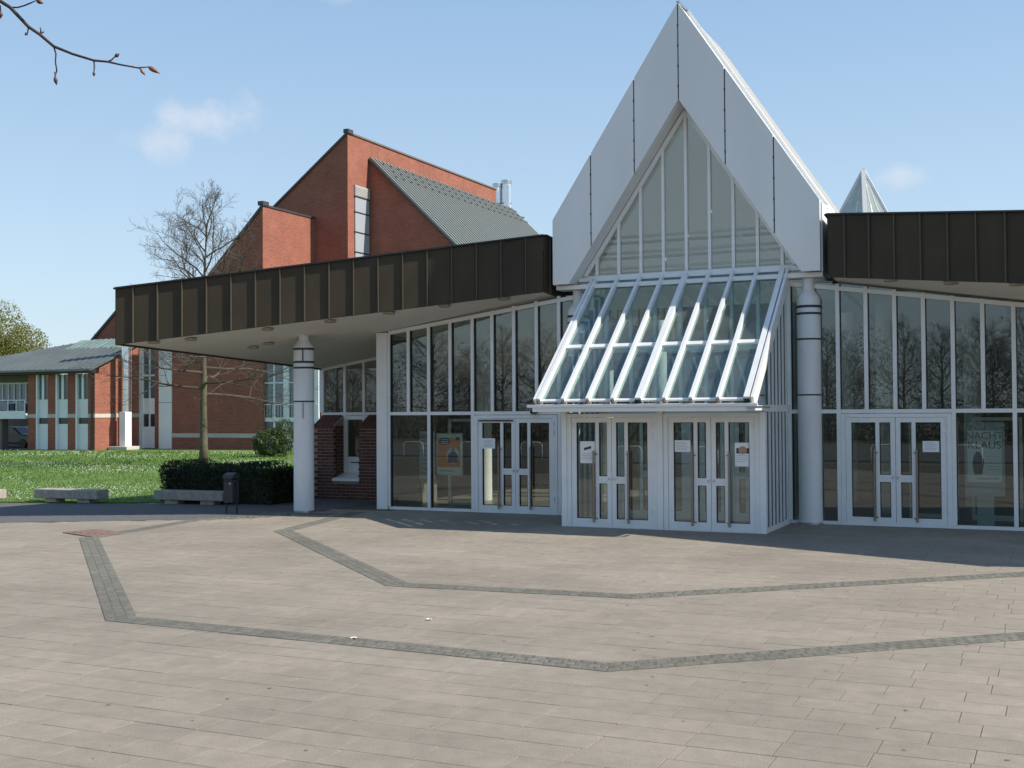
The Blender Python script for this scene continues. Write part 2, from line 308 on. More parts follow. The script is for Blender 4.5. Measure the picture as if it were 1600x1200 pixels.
def worldobj(name, mb, m, loc=(0, 0, 0), smooth=False, parent=None, **k):
    me = mb.mesh(name, m, smooth, loc if parent is None else (0, 0, 0)); o = bpy.data.objects.new(name, me); COL.objects.link(o)
    if parent is None: o.location = loc
    else: o.parent = parent
    return tag(o, **k)

# ================================================================== GROUND
solo('ground', MB().box(-900, 900, -700, 1200, -0.6, -0.09), 'soil', 0, 0, 0, kind='structure')
# pavement bed under the slabs
bed = solo('pavement', MB().prism([(-30, -26), (30, -26), (30, 12), (-7.6, 12), (-7.6, 3), (-11.3, 3), (-11.3, 0.2), (-14.2, -0.55), (-14.2, -4.2), (-30, -8.5)], -0.085, -0.0045, 'z'), 'joint', 0, 0, 0, kind='structure')
# dark path strip behind the plaza
solo('path', MB().prism([(-40, -14.5), (-13.3, -5.95), (-9.75, -3.85), (-8.5, -2.4), (-8.5, -1.2), (-8.5, 3), (-11.3, 3), (-11.6, -0.2), (-40, -8.6)], -0.08, 0.004, 'z'), 'asphalt', -12, -2, 0, kind='structure')
def in_poly(x, y, P):
    c = False; j = len(P) - 1
    for i in range(len(P)):
        if (P[i][1] > y) != (P[j][1] > y) and x < (P[j][0] - P[i][0]) * (y - P[i][1]) / (P[j][1] - P[i][1]) + P[i][0]: c = not c
        j = i
    return c
PATH = [(-40, -14.5), (-13.3, -5.95), (-9.75, -3.85), (-8.5, -2.4), (-8.5, -1.2), (-8.5, 3), (-11.3, 3), (-11.6, -0.2), (-40, -8.6)]
SL, SW, J = 0.60, 0.335, 0.006
def slab_mb(mb, a0, y0, L, Wd, dz=0, ch=0.0022):
    a1, y1 = a0 + L, y0 + Wd; zt = 0.0 + dz
    mb.add([(a0, y0, -0.06), (a1, y0, -0.06), (a1, y1, -0.06), (a0, y1, -0.06), (a0, y0, zt - ch), (a1, y0, zt - ch), (a1, y1, zt - ch), (a0, y1, zt - ch),
            (a0 + ch, y0 + ch, zt), (a1 - ch, y0 + ch, zt), (a1 - ch, y1 - ch, zt), (a0 + ch, y1 - ch, zt)],
           [(0, 1, 5, 4), (1, 2, 6, 5), (2, 3, 7, 6), (3, 0, 4, 7), (4, 5, 9, 8), (5, 6, 10, 9), (6, 7, 11, 10), (7, 4, 8, 11), (8, 9, 10, 11)])
slabs = []
rows = int(27 / (SW + J))
for r in range(-1, rows):
    y0 = 0.9 - (r + 1) * (SW + J); off = (r % 2) * 0.5 * (SL + J) + random.choice((0, 0, 0.15, -0.12)) + random.uniform(-.02, .02)
    k0 = int(-26 / (SL + J))
    for k in range(k0, -k0 + 1):
        a0 = k * (SL + J) + off; ca, cy = a0 + SL / 2, y0 + SW / 2; X, Y = wxy(ca, cy)
        if Y < 5.5 or abs(X) > 0.55 * Y + 3.5: continue
        if cy > -0.02 and -7.5 < ca: 
            if ca > -7.3: continue
        if in_poly(ca, cy, PATH) or (cy > -0.3 and ca < -7): continue
        if ca < -14 and cy > -0.33 * (-ca) + 0.6: continue
        slabs.append((a0, y0, X, Y))
vis = [s for s in slabs if abs(s[2]) < 0.445 * s[3] and s[3] > 6.9]
vis.sort(key=lambda s: s[3]); near = set(vis[:300])
cm = MB(); slab_mb(cm, -SL / 2, -SW / 2, SL, SW); slab_me = cm.mesh('paving_slab', 'slab')
field = MB()
for s in slabs:
    if s in near:
        o = bpy.data.objects.new('paving_slab', slab_me); COL.objects.link(o); o.parent = bed; o.location = (s[0] + SL / 2, s[1] + SW / 2, random.uniform(-0.0015, 0.001))
        o.rotation_euler = (random.uniform(-.0015, .0015), random.uniform(-.001, .001), random.uniform(-.003, .003))
    else: slab_mb(field, s[0], s[1], SL, SW, random.uniform(-0.0015, 0.001))
part('paving_slab_field', field, 'slab', bed, kind='stuff')
rs = random.Random(12); gs = MB()
for _ in range(110):
    Y_ = rs.uniform(7, 22); X_ = rs.uniform(-.45, .45) * Y_; a_, y_ = gxy(X_, Y_)
    if y_ > -2.6: continue
    r_ = rs.uniform(.008, .022); gs.add([(a_ + r_ * rs.uniform(.7, 1.2) * math.cos(t), y_ + r_ * rs.uniform(.7, 1.2) * math.sin(t), .0035) for t in (0, 1.05, 2.1, 3.14, 4.2, 5.24)], [(0, 1, 2, 3, 4, 5)])
part('gum_spots', gs, 'gum', bed, kind='stuff')
# cobble strips
def strip(pts, wd):
    P = [Vector((a, -p)) for a, p in pts]; n = len(P); Ls, Rs = [], []
    for i in range(n):
        d1 = (P[i] - P[i - 1]).normalized() if i else (P[1] - P[0]).normalized(); d2 = (P[i + 1] - P[i]).normalized() if i < n - 1 else d1
        t = (d1 + d2).normalized(); nn = Vector((-t.y, t.x)); sc_ = wd / 2 / max(0.35, nn.dot(Vector((-d1.y, d1.x)))); Ls.append(P[i] + nn * sc_); Rs.append(P[i] - nn * sc_)
    mb = MB(); cb = MB()
    for i in range(n - 1):
        q = [Rs[i], Rs[i + 1], Ls[i + 1], Ls[i]]
        mb.plate([(v.x, v.y, 0.004) for v in q], [(v.x, v.y, -0.01) for v in q])
        ln = (P[i + 1] - P[i]).length; rowsn = max(2, round(wd / 0.115)); m_ = max(1, int(ln / 0.125))
        for k in range(m_):
            for j in range(rowsn):
                def pt(u, v):
                    u = min(1, max(0, u)); A = Rs[i].lerp(Rs[i + 1], u); B = Ls[i].lerp(Ls[i + 1], u); return A.lerp(B, v)
                off = 0.5 * (j % 2) + random.uniform(-.12, .12); u0, u1 = (k + off + random.uniform(.03, .1)) / m_, (k + off + random.uniform(.9, .97)) / m_
                if u1 > 1: u1 = 1
                if u0 >= 0.995: continue
                v0, v1 = (j + random.uniform(.0, .07)) / rowsn, (j + random.uniform(.93, 1.0)) / rowsn; z = 0.0075 + random.uniform(-.001, .001)
                q4 = [pt(u0, v0), pt(u1, v0), pt(u1, v1), pt(u0, v1)]; c4 = sum(q4, Vector((0, 0))) / 4
                cb.add([(v.x, v.y, 0.004) for v in q4] + [((v.lerp(c4, .22)).x, (v.lerp(c4, .22)).y, z) for v in q4], [(0, 1, 5, 4), (1, 2, 6, 5), (2, 3, 7, 6), (3, 0, 4, 7), (4, 5, 6, 7)])
    b_ = part('cobble_strip', mb, 'cobble_bed', bed); c_ = part('cobbles', cb, 'cobble', b_, kind='stuff'); return b_
strip([(-8.51, 2.22), (-9.71, 3.83), (-9.15, 7.54), (-2.46, 13.85), (3.38, 14.05), (6.71, 11.04), (10.8, 7.2)], 0.34)
strip([(-7.51, 0.95), (-6.55, 5.15), (-0.94, 10.40), (2.24, 10.16), (5.81, 6.95), (9.4, 3.6)], 0.35)
strip([(-9.55, 2.05), (-7.7, 1.75)], 0.6)
c_ = MB().prism([(-10.3, -7.04), (-9.15, -7.45), (-9.3, -6.55), (-10.2, -6.32)], 0.0, 0.017, 'z')
dc = part('drain_cover', c_, 'drain', bed, label='rusty brown square drain cover')
g = MB()
for i in range(5):
    g.box(-10.1 + i * .18, -10.02 + i * .18, -7.0, -6.6, 0.017, 0.022)
part('grate_bar', g, 'drain', dc)
# lawn
LAWN = [(-90, -32), (-17.84, -1.55), (-14.2, -0.35), (-11.4, 0.35), (-11.4, 3.2), (-11.0, 3.2), (-11.0, 14), (-20, 45), (-60, 45), (-110, 30)]
lawn = solo('lawn', MB().prism(LAWN, -0.085, 0.006, 'z'), 'lawn', -14, 1, 0, kind='structure')
gm = MB(); dm = MB(); tries = 0; cnt = 0
while cnt < 26000 and tries < 200000:
    tries += 1
    Y = 29 + 42 * random.random() ** 1.7; X = -random.uniform(0.13, 0.47) * Y; a, y = gxy(X, Y)
    if not in_poly(a, y, LAWN) or y > 30.2: continue
    cnt += 1; h = random.uniform(0.03, 0.085) * (1 + (Y - 29) / 60); t = random.uniform(0, 6.28); wd = 0.008 + (Y - 29) * 0.0007; dx, dy = math.cos(t) * wd, math.sin(t) * wd; lx, ly = random.uniform(-.03, .03), random.uniform(-.03, .03)
    gm.add([(a - dx, y - dy, 0.0), (a + dx, y + dy, 0.0), (a + lx, y + ly, h)], [(0, 1, 2)])
cnt = 0
while cnt < 3000:
    Y = 30 + 43 * random.random() ** 0.9; X = -random.uniform(0.13, 0.47) * Y; a, y = gxy(X, Y)
    if not in_poly(a, y, LAWN) or y > 30.2: continue
    v = math.sin(a * .7 + 1.3) + math.sin(y * .9 + a * .35) + math.sin(a * .23 - y * .31) 
    if v + random.uniform(-1.2, 1.2) < 0.5: continue
    cnt += 1; s_ = random.uniform(0.010, 0.019) * (1 + (Y - 30) / 80); z = 0.07
    dm.add([(a - s_, y, z), (a, y - s_, z), (a + s_, y, z), (a, y + s_, z), (a, y, z + s_ * .8)], [(0, 1, 4), (1, 2, 4), (2, 3, 4), (3, 0, 4), (3, 2, 1, 0)])
solo('grass', gm, 'grass_blade', -14, 10, 0, kind='stuff', label='short green grass growing on the lawn beside the plaza', cat='grass')
solo('daisies', dm, 'daisy', -14, 10, 0, kind='stuff', label='small white daisies scattered through the lawn grass', cat='daisies')
# far fields
solo('field', MB().prism([(-300, 45.5), (200, 45.5), (200, 500), (-300, 500)], -0.085, 0.0, 'z'), 'lawn', 0, 46, 0, kind='structure')
# road behind the photographer
solo('road', MB().prism([(-60, -45), (40, -45), (40, -30), (-60, -30)], -0.085, -0.02, 'z'), 'asphalt', 0, -40, 0, kind='structure')

# ================================================================== EVENT HALL
hall = empty('event_hall', 0, 0, 0, 'white glazed event hall with triangular gable, glass porch and two dark roof wings', 'hall')
CA, CP = -0.158, 0.066
def soff(a, y): return 4.84 + CA * (abs(a) - 2.89) + CP * (-y)
TH = 1.26
def wing(sg):
    dark = 'fascia_metal'
    poly = [(sg * 11.46, -4.43), (sg * 3.02, -0.60), (sg * 2.93, 10.0), (sg * 10.2, 10.0)]
    if sg < 0: order = poly
    else: order = poly[::-1]
    zb = lambda p: soff(p[0], p[1])
    core = MB().plate([(p[0], p[1], zb(p) + TH - 0.03) for p in order], [(p[0], p[1], zb(p) + 0.9) for p in order])
    wr = part('wing_roof', core, 'dark_metal', hall, label='left roof wing' if sg < 0 else 'right roof wing')
    # soffit, slightly in from the edge
    cx_ = sum(p[0] for p in order) / 4; cy_ = sum(p[1] for p in order) / 4
    ins = [(p[0] + (cx_ - p[0]) * 0.008, p[1] + (cy_ - p[1]) * 0.008) for p in order]
    part('soffit', MB().plate([(p[0], p[1], zb(p) + 0.05) for p in ins], [(p[0], p[1], zb(p) + 0.02) for p in ins]), 'soffit', wr)
    # fascia panels along the three outer edges
    def edge(A, B, first, out):
        A = Vector(A); B = Vector(B); d = (B - A); L = d.length; d.normalize(); nn = Vector((d.y, -d.x))
        if nn.dot(Vector(out)) < 0: nn = -nn
        ts = [0.0]; t = first
        while t < L - 0.02: ts.append(t); t += 0.5305
        ts.append(L)
        for i in range(len(ts) - 1):
            q0 = A + d * (ts[i] + 0.012); q1 = A + d * (ts[i + 1] - 0.012)
            b0, b1 = soff(q0.x, q0.y), soff(q1.x, q1.y); e = nn * 0.05; dp = random.uniform(0.022, 0.028)
            e2 = nn * dp; e1 = -nn * 0.02; mb = MB()
            vs = []
            for (q, b) in ((q0, b0), (q1, b1)):
                for (ee, zz) in ((e1, -0.01), (e2, -0.01), (e2, TH - 0.07), (e1, TH - 0.07)): vs.append((q.x + ee.x, q.y + ee.y, b + zz))
            mb.add(vs, [(0, 1, 2, 3), (7, 6, 5, 4), (0, 4, 5, 1), (1, 5, 6, 2), (2, 6, 7, 3), (3, 7, 4, 0)])
            part('fascia_panel', mb, dark, wr)
            if i:
                q = A + d * ts[i]; b = soff(q.x, q.y)
                part('standing_seam', MB().bar((q.x + nn.x * .028, q.y + nn.y * .028, b - 0.012), (q.x + nn.x * .028, q.y + nn.y * .028, b + TH - 0.065), 0.022, 0.075, up=(nn.x, nn.y, 0)), 'fascia_rib', wr)
        A3 = (A.x + nn.x * .03, A.y + nn.y * .03, soff(A.x, A.y) + TH - 0.045); B3 = (B.x + nn.x * .03, B.y + nn.y * .03, soff(B.x, B.y) + TH - 0.045)
        part('coping', MB().bar(A3, B3, 0.10, 0.035), 'black', wr)
        if nn.y > -0.5 or True:
            A4 = (A.x - nn.x * .0, A.y - nn.y * .0, soff(A.x, A.y) - 0.0); B4 = (B.x, B.y, soff(B.x, B.y) - 0.0)
            part('drip_edge', MB().bar(A4, B4, 0.035, 0.03), 'dark_metal', wr)
    edge(poly[1], poly[0], 0.39, (0, -1)); edge(poly[1], poly[2], 0.25, (-sg, 0)); edge(poly[0], poly[3], 0.39, (sg, 0))
    return wr
wl = wing(-1); wrt = wing(1)
for a, p in ((-10.9, 3.87), (-10.25, 3.43), (-8.69, 2.76), (-10.06, 1.47), (-9.6, 1.5), (-7.42, 2.22), (-6.19, 1.77), (-5.07, 1.29), (-3.9, 0.74), (4.22, 0.97), (5.31, 1.36), (6.42, 1.96), (7.6, 2.4), (8.8, 2.9)):
    z = soff(a, -p); par = wl if a < 0 else wrt
    ring = part('ceiling_light', MB().lathe((a, -p, z - 0.035), [(0.075, 0), (0.125, 0.01), (0.135, 0.055)], 20), 'lamp_ring', par, smooth=True)

# --- glass walls
def frame_wall(name, mulls, y, z0, ztr, ztopf, lower, ends=(0, 0), mw=0.075, md=0.13):
    """returns the wall part; panes, mullions and transoms are its sub-parts"""
    a0, a1 = mulls[0], mulls[-1]
    base = MB().box(a0, a1, y - 0.06, y + 0.06, z0, z0 + 0.065)
    wl_ = part(name, base, 'white_metal', hall)
    part('transom', MB().box(a0, a1, y - 0.062, y + 0.062, ztr, ztr + 0.075), 'white_metal', wl_)
    za, zb_ = ztopf(a0), ztopf(a1)
    part('head_rail', MB().bar((a0, y, za - 0.045), (a1, y, zb_ - 0.045), 0.125, 0.085), 'white_metal', wl_)
    for i, m_ in enumerate(mulls):
        zb2 = z0 + 0.065 if (m_ in lower or i in (0, len(mulls) - 1)) else ztr + 0.075
        part('mullion', MB().box(m_ - mw / 2, m_ + mw / 2, y - md / 2 - .005, y + md / 2, zb2, ztopf(m_) - 0.06), 'white_metal', wl_)
        part('gasket_or_reflection', MB().box(m_ + mw / 2 + .001, m_ + mw / 2 + .016, y - .04, y + .04, zb2, ztopf(m_) - 0.07), 'black', wl_)
    for i in range(len(mulls) - 1):
        x0, x1 = mulls[i] + mw / 2 + .002, mulls[i + 1] - mw / 2 - .002
        part('pane', MB().prism([(x0, ztr + .07), (x1, ztr + .07), (x1, ztopf(x1) - .05), (x0, ztopf(x0) - .05)], y + 0.0 + random.uniform(-.001, .001), y + 0.012), 'glass_facade', wl_)
    lw = sorted(set([a0] + list(lower) + [a1]))
    for i in range(len(lw) - 1):
        if (lw[i], lw[i + 1]) in DOORGAPS: continue
        part('pane', MB().box(lw[i] + mw / 2, lw[i + 1] - mw / 2, y, y + 0.012, z0 + .06, ztr + .005), 'glass_facade', wl_)
    return wl_
DOORGAPS = set()
TR = 2.20
Lm = [-7.23, -6.70, -6.16, -5.60, -5.03, -4.53, -3.99, -3.44, -2.90, -2.50, -2.10]
Lm2 = Lm
DOORGAPS.add((-5.03, -2.90))
part('end_post', MB().box(-7.53, -7.25, -0.12, 0.14, 0, soff(-7.4, 0) + 0.01), 'white_metal', hall, bevel=.006)
lwall = frame_wall('left_glass_wall', Lm, 0.0, 0.0, TR, lambda a: soff(a, 0) + .02 if a < -2.9 else 4.86, [-6.16, -5.03, -2.90, -2.50])
Rm = [2.12, 2.60, 3.08, 3.62, 4.16, 4.69, 5.22, 5.75, 6.29, 6.83, 7.37, 7.91, 8.45, 8.99, 9.53]
DOORGAPS.add((3.08, 5.22))
rwall = frame_wall('right_glass_wall', Rm, 0.0, 0.0, TR, lambda a: soff(a, 0) + .02 if a > 2.9 else 4.86, [2.60, 3.08, 5.22, 6.29, 7.37, 8.45])
part('white_infill_panel', MB().box(-2.88, -2.52, -.05, -.01, 0.75, 1.05), 'white_metal', lwall)

# --- doors
def door_pair(a0, a1, y, ztop, inner=False, hn=True):
    """frame and two leaves, each with one broad and two narrow panes and a long pull bar"""
    g = 'glass_porch' if inner or y < -1 else 'glass_facade'
    fr = MB(); fr.box(a0, a0 + .09, y - .05, y + .05, 0, ztop); fr.box(a1 - .09, a1, y - .05, y + .05, 0, ztop); fr.box(a0 + .09, a1 - .09, y - .05, y + .05, ztop - .07, ztop); fr.box(a0 + .09, a1 - .09, y - .045, y + .045, 0, .012)
    F = part('door_frame', fr, 'white_metal', hall)
    mid = (a0 + a1) / 2
    for sd in (-1, 1):
        x_out = a0 + .095 if sd < 0 else a1 - .095; x_in = mid + sd * .004
        W_ = abs(x_in - x_out)
        def X(t): return x_out - sd * t        # t measured from the hinge side towards the middle
        s0, s1 = .105, W_ - .09                # inner edges of outer stile and meeting stile
        mun = .105 + (s1 - s0) * .62
        zt, zb_ = ztop - .17, .17
        D = MB()
        def bx(t0, t1, z0, z1, dy=.035): D.box(min(X(t0), X(t1)), max(X(t0), X(t1)), y - dy, y + dy, z0, z1)
        bx(0, s0, .015, ztop - .075); bx(s1, W_, .015, ztop - .075); bx(s0, s1, .015, zb_); bx(s0, s1, zt, ztop - .075)
        bx(mun, mun + .075, zb_, zt, .034); bx(mun + .075, s1, .86, 1.0, .033)
        L_ = part('door', D, 'white_metal', hall)
        for (t0, t1, z0, z1) in ((s0, mun, zb_, zt), (mun + .075, s1, zb_, .86), (mun + .075, s1, 1.0, zt)):
            part('pane', MB().box(min(X(t0), X(t1)) + .002, max(X(t0), X(t1)) - .002, y - .006, y + .006, z0 + .002, z1 - .002), g, L_)
            gk = MB(); xa, xb = min(X(t0), X(t1)), max(X(t0), X(t1)); 
            gk.box(xa, xa + .012, y - .03, y + .03, z0, z1); gk.box(xb - .012, xb, y - .03, y + .03, z0, z1); gk.box(xa + .012, xb - .012, y - .03, y + .03, z1 - .012, z1); gk.box(xa + .012, xb - .012, y - .03, y + .03, z0, z0 + .012)
            part('gasket_or_reflection', gk, 'black', L_)
        if hn:
            hx = X(mun - .02); hb = MB().tube([(hx, y - .095, .10), (hx, y - .095, 1.50)], .021, 10)
            for zz in (.17, 1.43): hb.tube([(hx, y - .095, zz), (hx + sd * -.03 * 0 + (X(mun + .04) - hx), y - .03, zz)], .011, 6)
            part('handle', hb, 'handle_bronze', L_, smooth=True)
            part('lock', MB().lathe((X(W_ - .045), y - .045, .93), [(.02, 0), (.02, .045)], 10), 'steel', L_)
            for zz in (.35, 1.80, 2.0 if ztop > 2.15 else 1.95):
                hg = MB(); hg.tube([(X(-.01), y - .055, zz - .05), (X(-.01), y - .055, zz + .05)], .018, 8); part('hinge', hg, 'white_metal', L_, smooth=True)
    return F
door_pair(-4.99, -2.95, -0.02, 2.19)
door_pair(3.12, 5.18, -0.02, 2.19)
part('door_closer', MB().box(-4.86, -4.02, -.10, -.055, 2.055, 2.085), 'black', hall)
fl = MB().tube([(-3.45, -0.10, 2.26), (-3.45, -0.30, 2.26)], .05, 12)
part('floodlight', fl, 'black', hall, smooth=True)

# --- porch
PY = -2.25
EY, EZ = -3.20, 2.43
RT = (-0.04, 5.07)
for a in (-1.865, 0.115, 2.085):
    part('porch_post', MB().box(a - .055, a + .055, PY - .075, PY + .06, 0, 2.26), 'white_metal', hall, bevel=.004)
door_pair(-1.81, 0.055, PY, 2.22); door_pair(0.175, 2.03, PY, 2.22)
part('eave_beam', MB().box(-2.14, 2.17, EY - .03, PY + .1, 2.262, 2.36), 'white_metal', hall, bevel=.004)
part('gutter', MB().box(-2.24, 2.22, EY - .08, EY - .0305, 2.345, 2.405), 'white_metal', hall, bevel=.01)
def slope_pt(t): return (RT[0] + (EY - RT[0]) * t, RT[1] + (EZ - RT[1]) * t)
sd_ = Vector((0, EY - RT[0], EZ - RT[1])).normalized(); sn_ = Vector((0, sd_.z, -sd_.y)) * 1.0
if sn_.z < 0: sn_ = -sn_
for i in range(9):
    a = -2.0 + .5 * i + (0.02 if i == 8 else 0); wdt = .115 if i == 4 else (.10 if i == 8 else .065); hh = .17
    A = Vector((a, RT[0], RT[1])) + sn_ * .03; B = Vector((a, EY, EZ)) + sn_ * .03
    rf = part('rafter', MB().bar(A, B, wdt, hh, up=tuple(sn_)), 'white_metal', hall)
    part('end_cap', MB().bar(B + sd_ * .0, B + sd_ * .03, wdt + .005, .08, up=tuple(sn_)), 'bin_metal' if i in (4, 8) else 'handle_bronze', rf)
    if i < 8:
        x0, x1 = a + wdt / 2 + .002, a + .5 - .035 - (.02 if i in (3,) else 0)
        for (t0, t1) in ((0.01, .565), (.60, .985)):
            p0, p1 = slope_pt(t0), slope_pt(t1); o_ = sn_ * .02
            part('roof_pane', MB().plate([(x0, p0[0], p0[1] + .03), (x0, p1[0], p1[1] + .03), (x1, p1[0], p1[1] + .03), (x1, p0[0], p0[1] + .03)], [(x0, p0[0], p0[1] + .015), (x0, p1[0], p1[1] + .015), (x1, p1[0], p1[1] + .015), (x1, p0[0], p0[1] + .015)]), 'glass_slope', hall)
        pm = slope_pt(.583); part('cross_bar', MB().bar((x0, pm[0], pm[1] + .03), (x1, pm[0], pm[1] + .03), .10, .055, up=tuple(sn_)), 'white_metal', hall)
        pe = slope_pt(.99); part('cross_bar', MB().bar((x0, pe[0], pe[1] + .02), (x1, pe[0], pe[1] + .02), .05, .04, up=tuple(sn_)), 'white_metal', hall)
# flashing along the right-hand slope and gutter return
for sg, a in ((1, 2.125), (-1, -2.075)):
    A = Vector((a, RT[0], RT[1] - .02)); B = Vector((a, EY, EZ - .02)); part('side_flashing', MB().bar(A, B, .05, .26, up=tuple(sn_)), 'white_metal', hall)
part('gutter_return', MB().tube([(2.02, EY - .06, 2.33), (2.30, EY - .06, 2.33), (2.34, EY + .05, 2.33), (2.34, EY + .35, 2.33)], .022, 8), 'steel', hall, smooth=True)
part('gutter_return', MB().tube([(2.02, EY - .06, 2.26), (2.30, EY - .06, 2.26), (2.34, EY + .05, 2.26)], .014, 8), 'steel', hall, smooth=True)
# porch sides
for sg, ax in ((1, 2.085), (-1, -1.87)):
    sw = part('porch_side_wall', MB().box(ax - .04, ax + .04, PY + .062, -.07, 0, .09), 'white_metal', hall)
    part('side_rail', MB().box(ax - .045, ax + .045, PY + .062, -.07, 2.24, 2.37), 'white_metal', sw)
    ys = [PY + .05 + .305 * k for k in range(1, 8)]
    def zr(y): t = (y - RT[0]) / (EY - RT[0]); return RT[1] + (EZ - RT[1]) * t - .10
    for k, y in enumerate(ys[:-1]):
        part('mullion', MB().box(ax - .05, ax + .05, y - .03, y + .03, .09, 2.24), 'white_metal', sw); part('mullion', MB().box(ax - .05, ax + .05, y - .03, y + .03, 2.37, zr(y)), 'white_metal', sw); part('gasket_or_reflection', MB().box(ax - .022, ax + .022, y - .105, y - .031, .095, 2.235).box(ax - .022, ax + .022, y - .105, y - .031, 2.375, zr(y) - .05), 'pane_reflection_grey', sw)  # wide dark strips added beside these mullions, painting the panes' dark reflection
    e = [PY + .06] + ys[:-1] + [-.07]
    for k in range(len(e) - 1):
        y0, y1 = e[k] + .036, e[k + 1] - .036
        part('pane', MB().box(ax - .006, ax + .006, y0, y1, .09, 2.24), 'glass_porch', sw)
        part('pane', MB().prism([(y0, 2.37), (y1, 2.37), (y1, zr(y1)), (y0, zr(y0))], ax - .006, ax + .006, 'x'), 'glass_porch', sw)
    part('pane', MB().prism([(EY + .05, 2.37), (PY + .06, 2.37), (PY + .06, zr(PY + .06)), (EY + .12, zr(EY + .12))], ax - .006, ax + .006, 'x'), 'glass_porch', sw)
# inner doors and screen between porch and hall
iw = part('inner_screen', MB().box(-1.82, 2.04, -.05, .05, 4.95, 5.07), 'white_metal', hall)
part('transom', MB().box(-1.82, 2.04, -.055, .055, 2.2, 2.32), 'white_metal', iw); part('transom', MB().box(-1.82, 2.04, -.055, .055, 3.52, 3.62), 'white_metal', iw)
for k in range(8):
    a = -1.80 + k * .5486; part('mullion', MB().box(a - .035, a + .035, -.05, .05, 2.32, 3.52), 'white_metal', iw); part('mullion', MB().box(a - .035, a + .035, -.05, .05, 3.62, 4.95), 'white_metal', iw)
    if k < 7: part('pane', MB().box(a + .036, a + .512, -.004, .004, 2.32, 3.52), 'glass_porch', iw)
door_pair(-1.60, 0.05, 0.0, 2.19, inner=True, hn=False); door_pair(0.15, 1.80, 0.0, 2.19, inner=True, hn=False)

# --- gable hood
GA, GS, GB, GI, GW, GWI = 10.72, 6.40, 5.0, 8.70, 2.84, 2.47
FY0, FY1 = -0.52, -0.42
slo = (GA - GS) / GW; sli = (GI - GB) / GWI
def out_z(a): return GA - slo * abs(a)
def in_z(a): return GI - sli * abs(a)
seams = [0, .97, 1.95, GW]
for sg in (-1, 1):
    for k in range(3):
        a0, a1 = seams[k] + .012, seams[k + 1] - (.012 if k < 2 else 0)
        if k < 2: P = [(a0, in_z(a0)), (a1, in_z(a1)), (a1, out_z(a1)), (a0, out_z(a0))]
        else: P = [(a0, in_z(a0)), (GWI, GB), (a1, GB), (a1, out_z(a1)), (a0, out_z(a0))]
        P = [(sg * x, z) for x, z in P]
        if sg < 0: P = P[::-1]
        gp = part('gable_panel', MB().prism(P, FY0, FY1), 'white_panel', hall, bevel=.004)
    for k in (1, 2) if sg < 0 else (0, 1, 2):
        a = seams[k] * sg; jm = MB(); jm.box(a - .011, a + .011, FY0 + .012, FY1 - .003, in_z(a) + .03, out_z(a) - .03); part('panel_joint', jm, 'black', hall)
        cl = MB(); z = in_z(a) + .25
        while z < out_z(a) - .1: cl.box(a - .016, a + .016, FY0 - .004, FY0 + .012, z, z + .05); z += .42
        part('joint_clip', cl, 'dark_metal', hall)
# hood body behind the panels (solid white legs)
for sg in (-1, 1):
    P = [(0.0, GI - .02), (GWI + .0, GB + .02), (GW - .02, GB + .02), (GW - .02, GS - .02), (0.0, GA - .03)]; P = [(sg * x, z) for x, z in P]
    if sg < 0: P = P[::-1]
    part('hood_leg', MB().prism(P, FY1 + .001, 0.12), 'white_panel', hall)
    # inner soffit lining, a shade warmer
    P2 = [(0.0, GI - .03), (GWI + .01, GB - .01), (GWI + .01, GB + .02), (0.0, GI - .0)]
# glazed roof behind the hood
for sg in (-1, 1):
    rp = [(0, GA - .06), (GW, GS - .05)]
    seg = [0, .97, 1.95, GW]
    for k in range(3):
        a0, a1 = seg[k] + .015, seg[k + 1] - .015; z0, z1 = out_z(a0), out_z(a1)
        for (y0, y1, sm_) in ((.13, 1.3, 'white_panel'), (1.32, 2.8, 'frosted')):
            V = [(sg * a0, y0, z0), (sg * a1, y0, z1), (sg * a1, y1, z1), (sg * a0, y1, z0)]
            if sg < 0: V = V[::-1]
            part('roof_sheet', MB().plate(V, [(v[0], v[1], v[2] - .03) for v in V]), sm_, hall)
    for y in (.1, .78, 1.46, 2.14, 2.8):
        part('roof_rib', MB().bar((0.03 * sg, y, GA - .15), (sg * GW, y, GS - .13), .05, .12), 'white_metal', hall)
    for k in (1, 2):
        part('purlin', MB().bar((sg * seg[k], .1, out_z(seg[k]) - .12), (sg * seg[k], 2.8, out_z(seg[k]) - .12), .06, .10), 'white_metal', hall)
    part('edge_trim', MB().bar((sg * .03, .125, GA + .005), (sg * (GW + .03), .125, GS - .02), .03, .06), 'white_metal', hall)
    part('eave_wall', MB().box(sg * GW - .03, sg * GW + .03, -.40, 2.8, GB + .0, GS - .04), 'white_metal', hall)
for sg in (-1, 1):
    lr = MB()
    for k in range(13): lr.bar((0.03 * sg, .22 + .2 * k, GA - .12), (sg * (GW - .05), .22 + .2 * k, GS - .05), .022, .03)
    part('lining_batten', lr, 'soffit', hall, kind='stuff')
part('ridge_cap', MB().bar((0, -.50, GA + .02), (0, .3, GA + .015), .07, .03), 'steel', hall)
part('back_gable', MB().prism([(-GW, GB - .3), (GW, GB - .3), (GW, GS - .05), (0, GA - .05), (-GW, GS - .05)], 2.8, 2.86), 'frosted', hall)
part('gable_lintel', MB().box(-2.85, 2.85, -.30, .10, 4.905, 4.995), 'white_metal', hall)
part('gable_lintel', MB().box(-2.40, 2.40, -.12, .06, 5.07, 5.16), 'white_metal', hall)
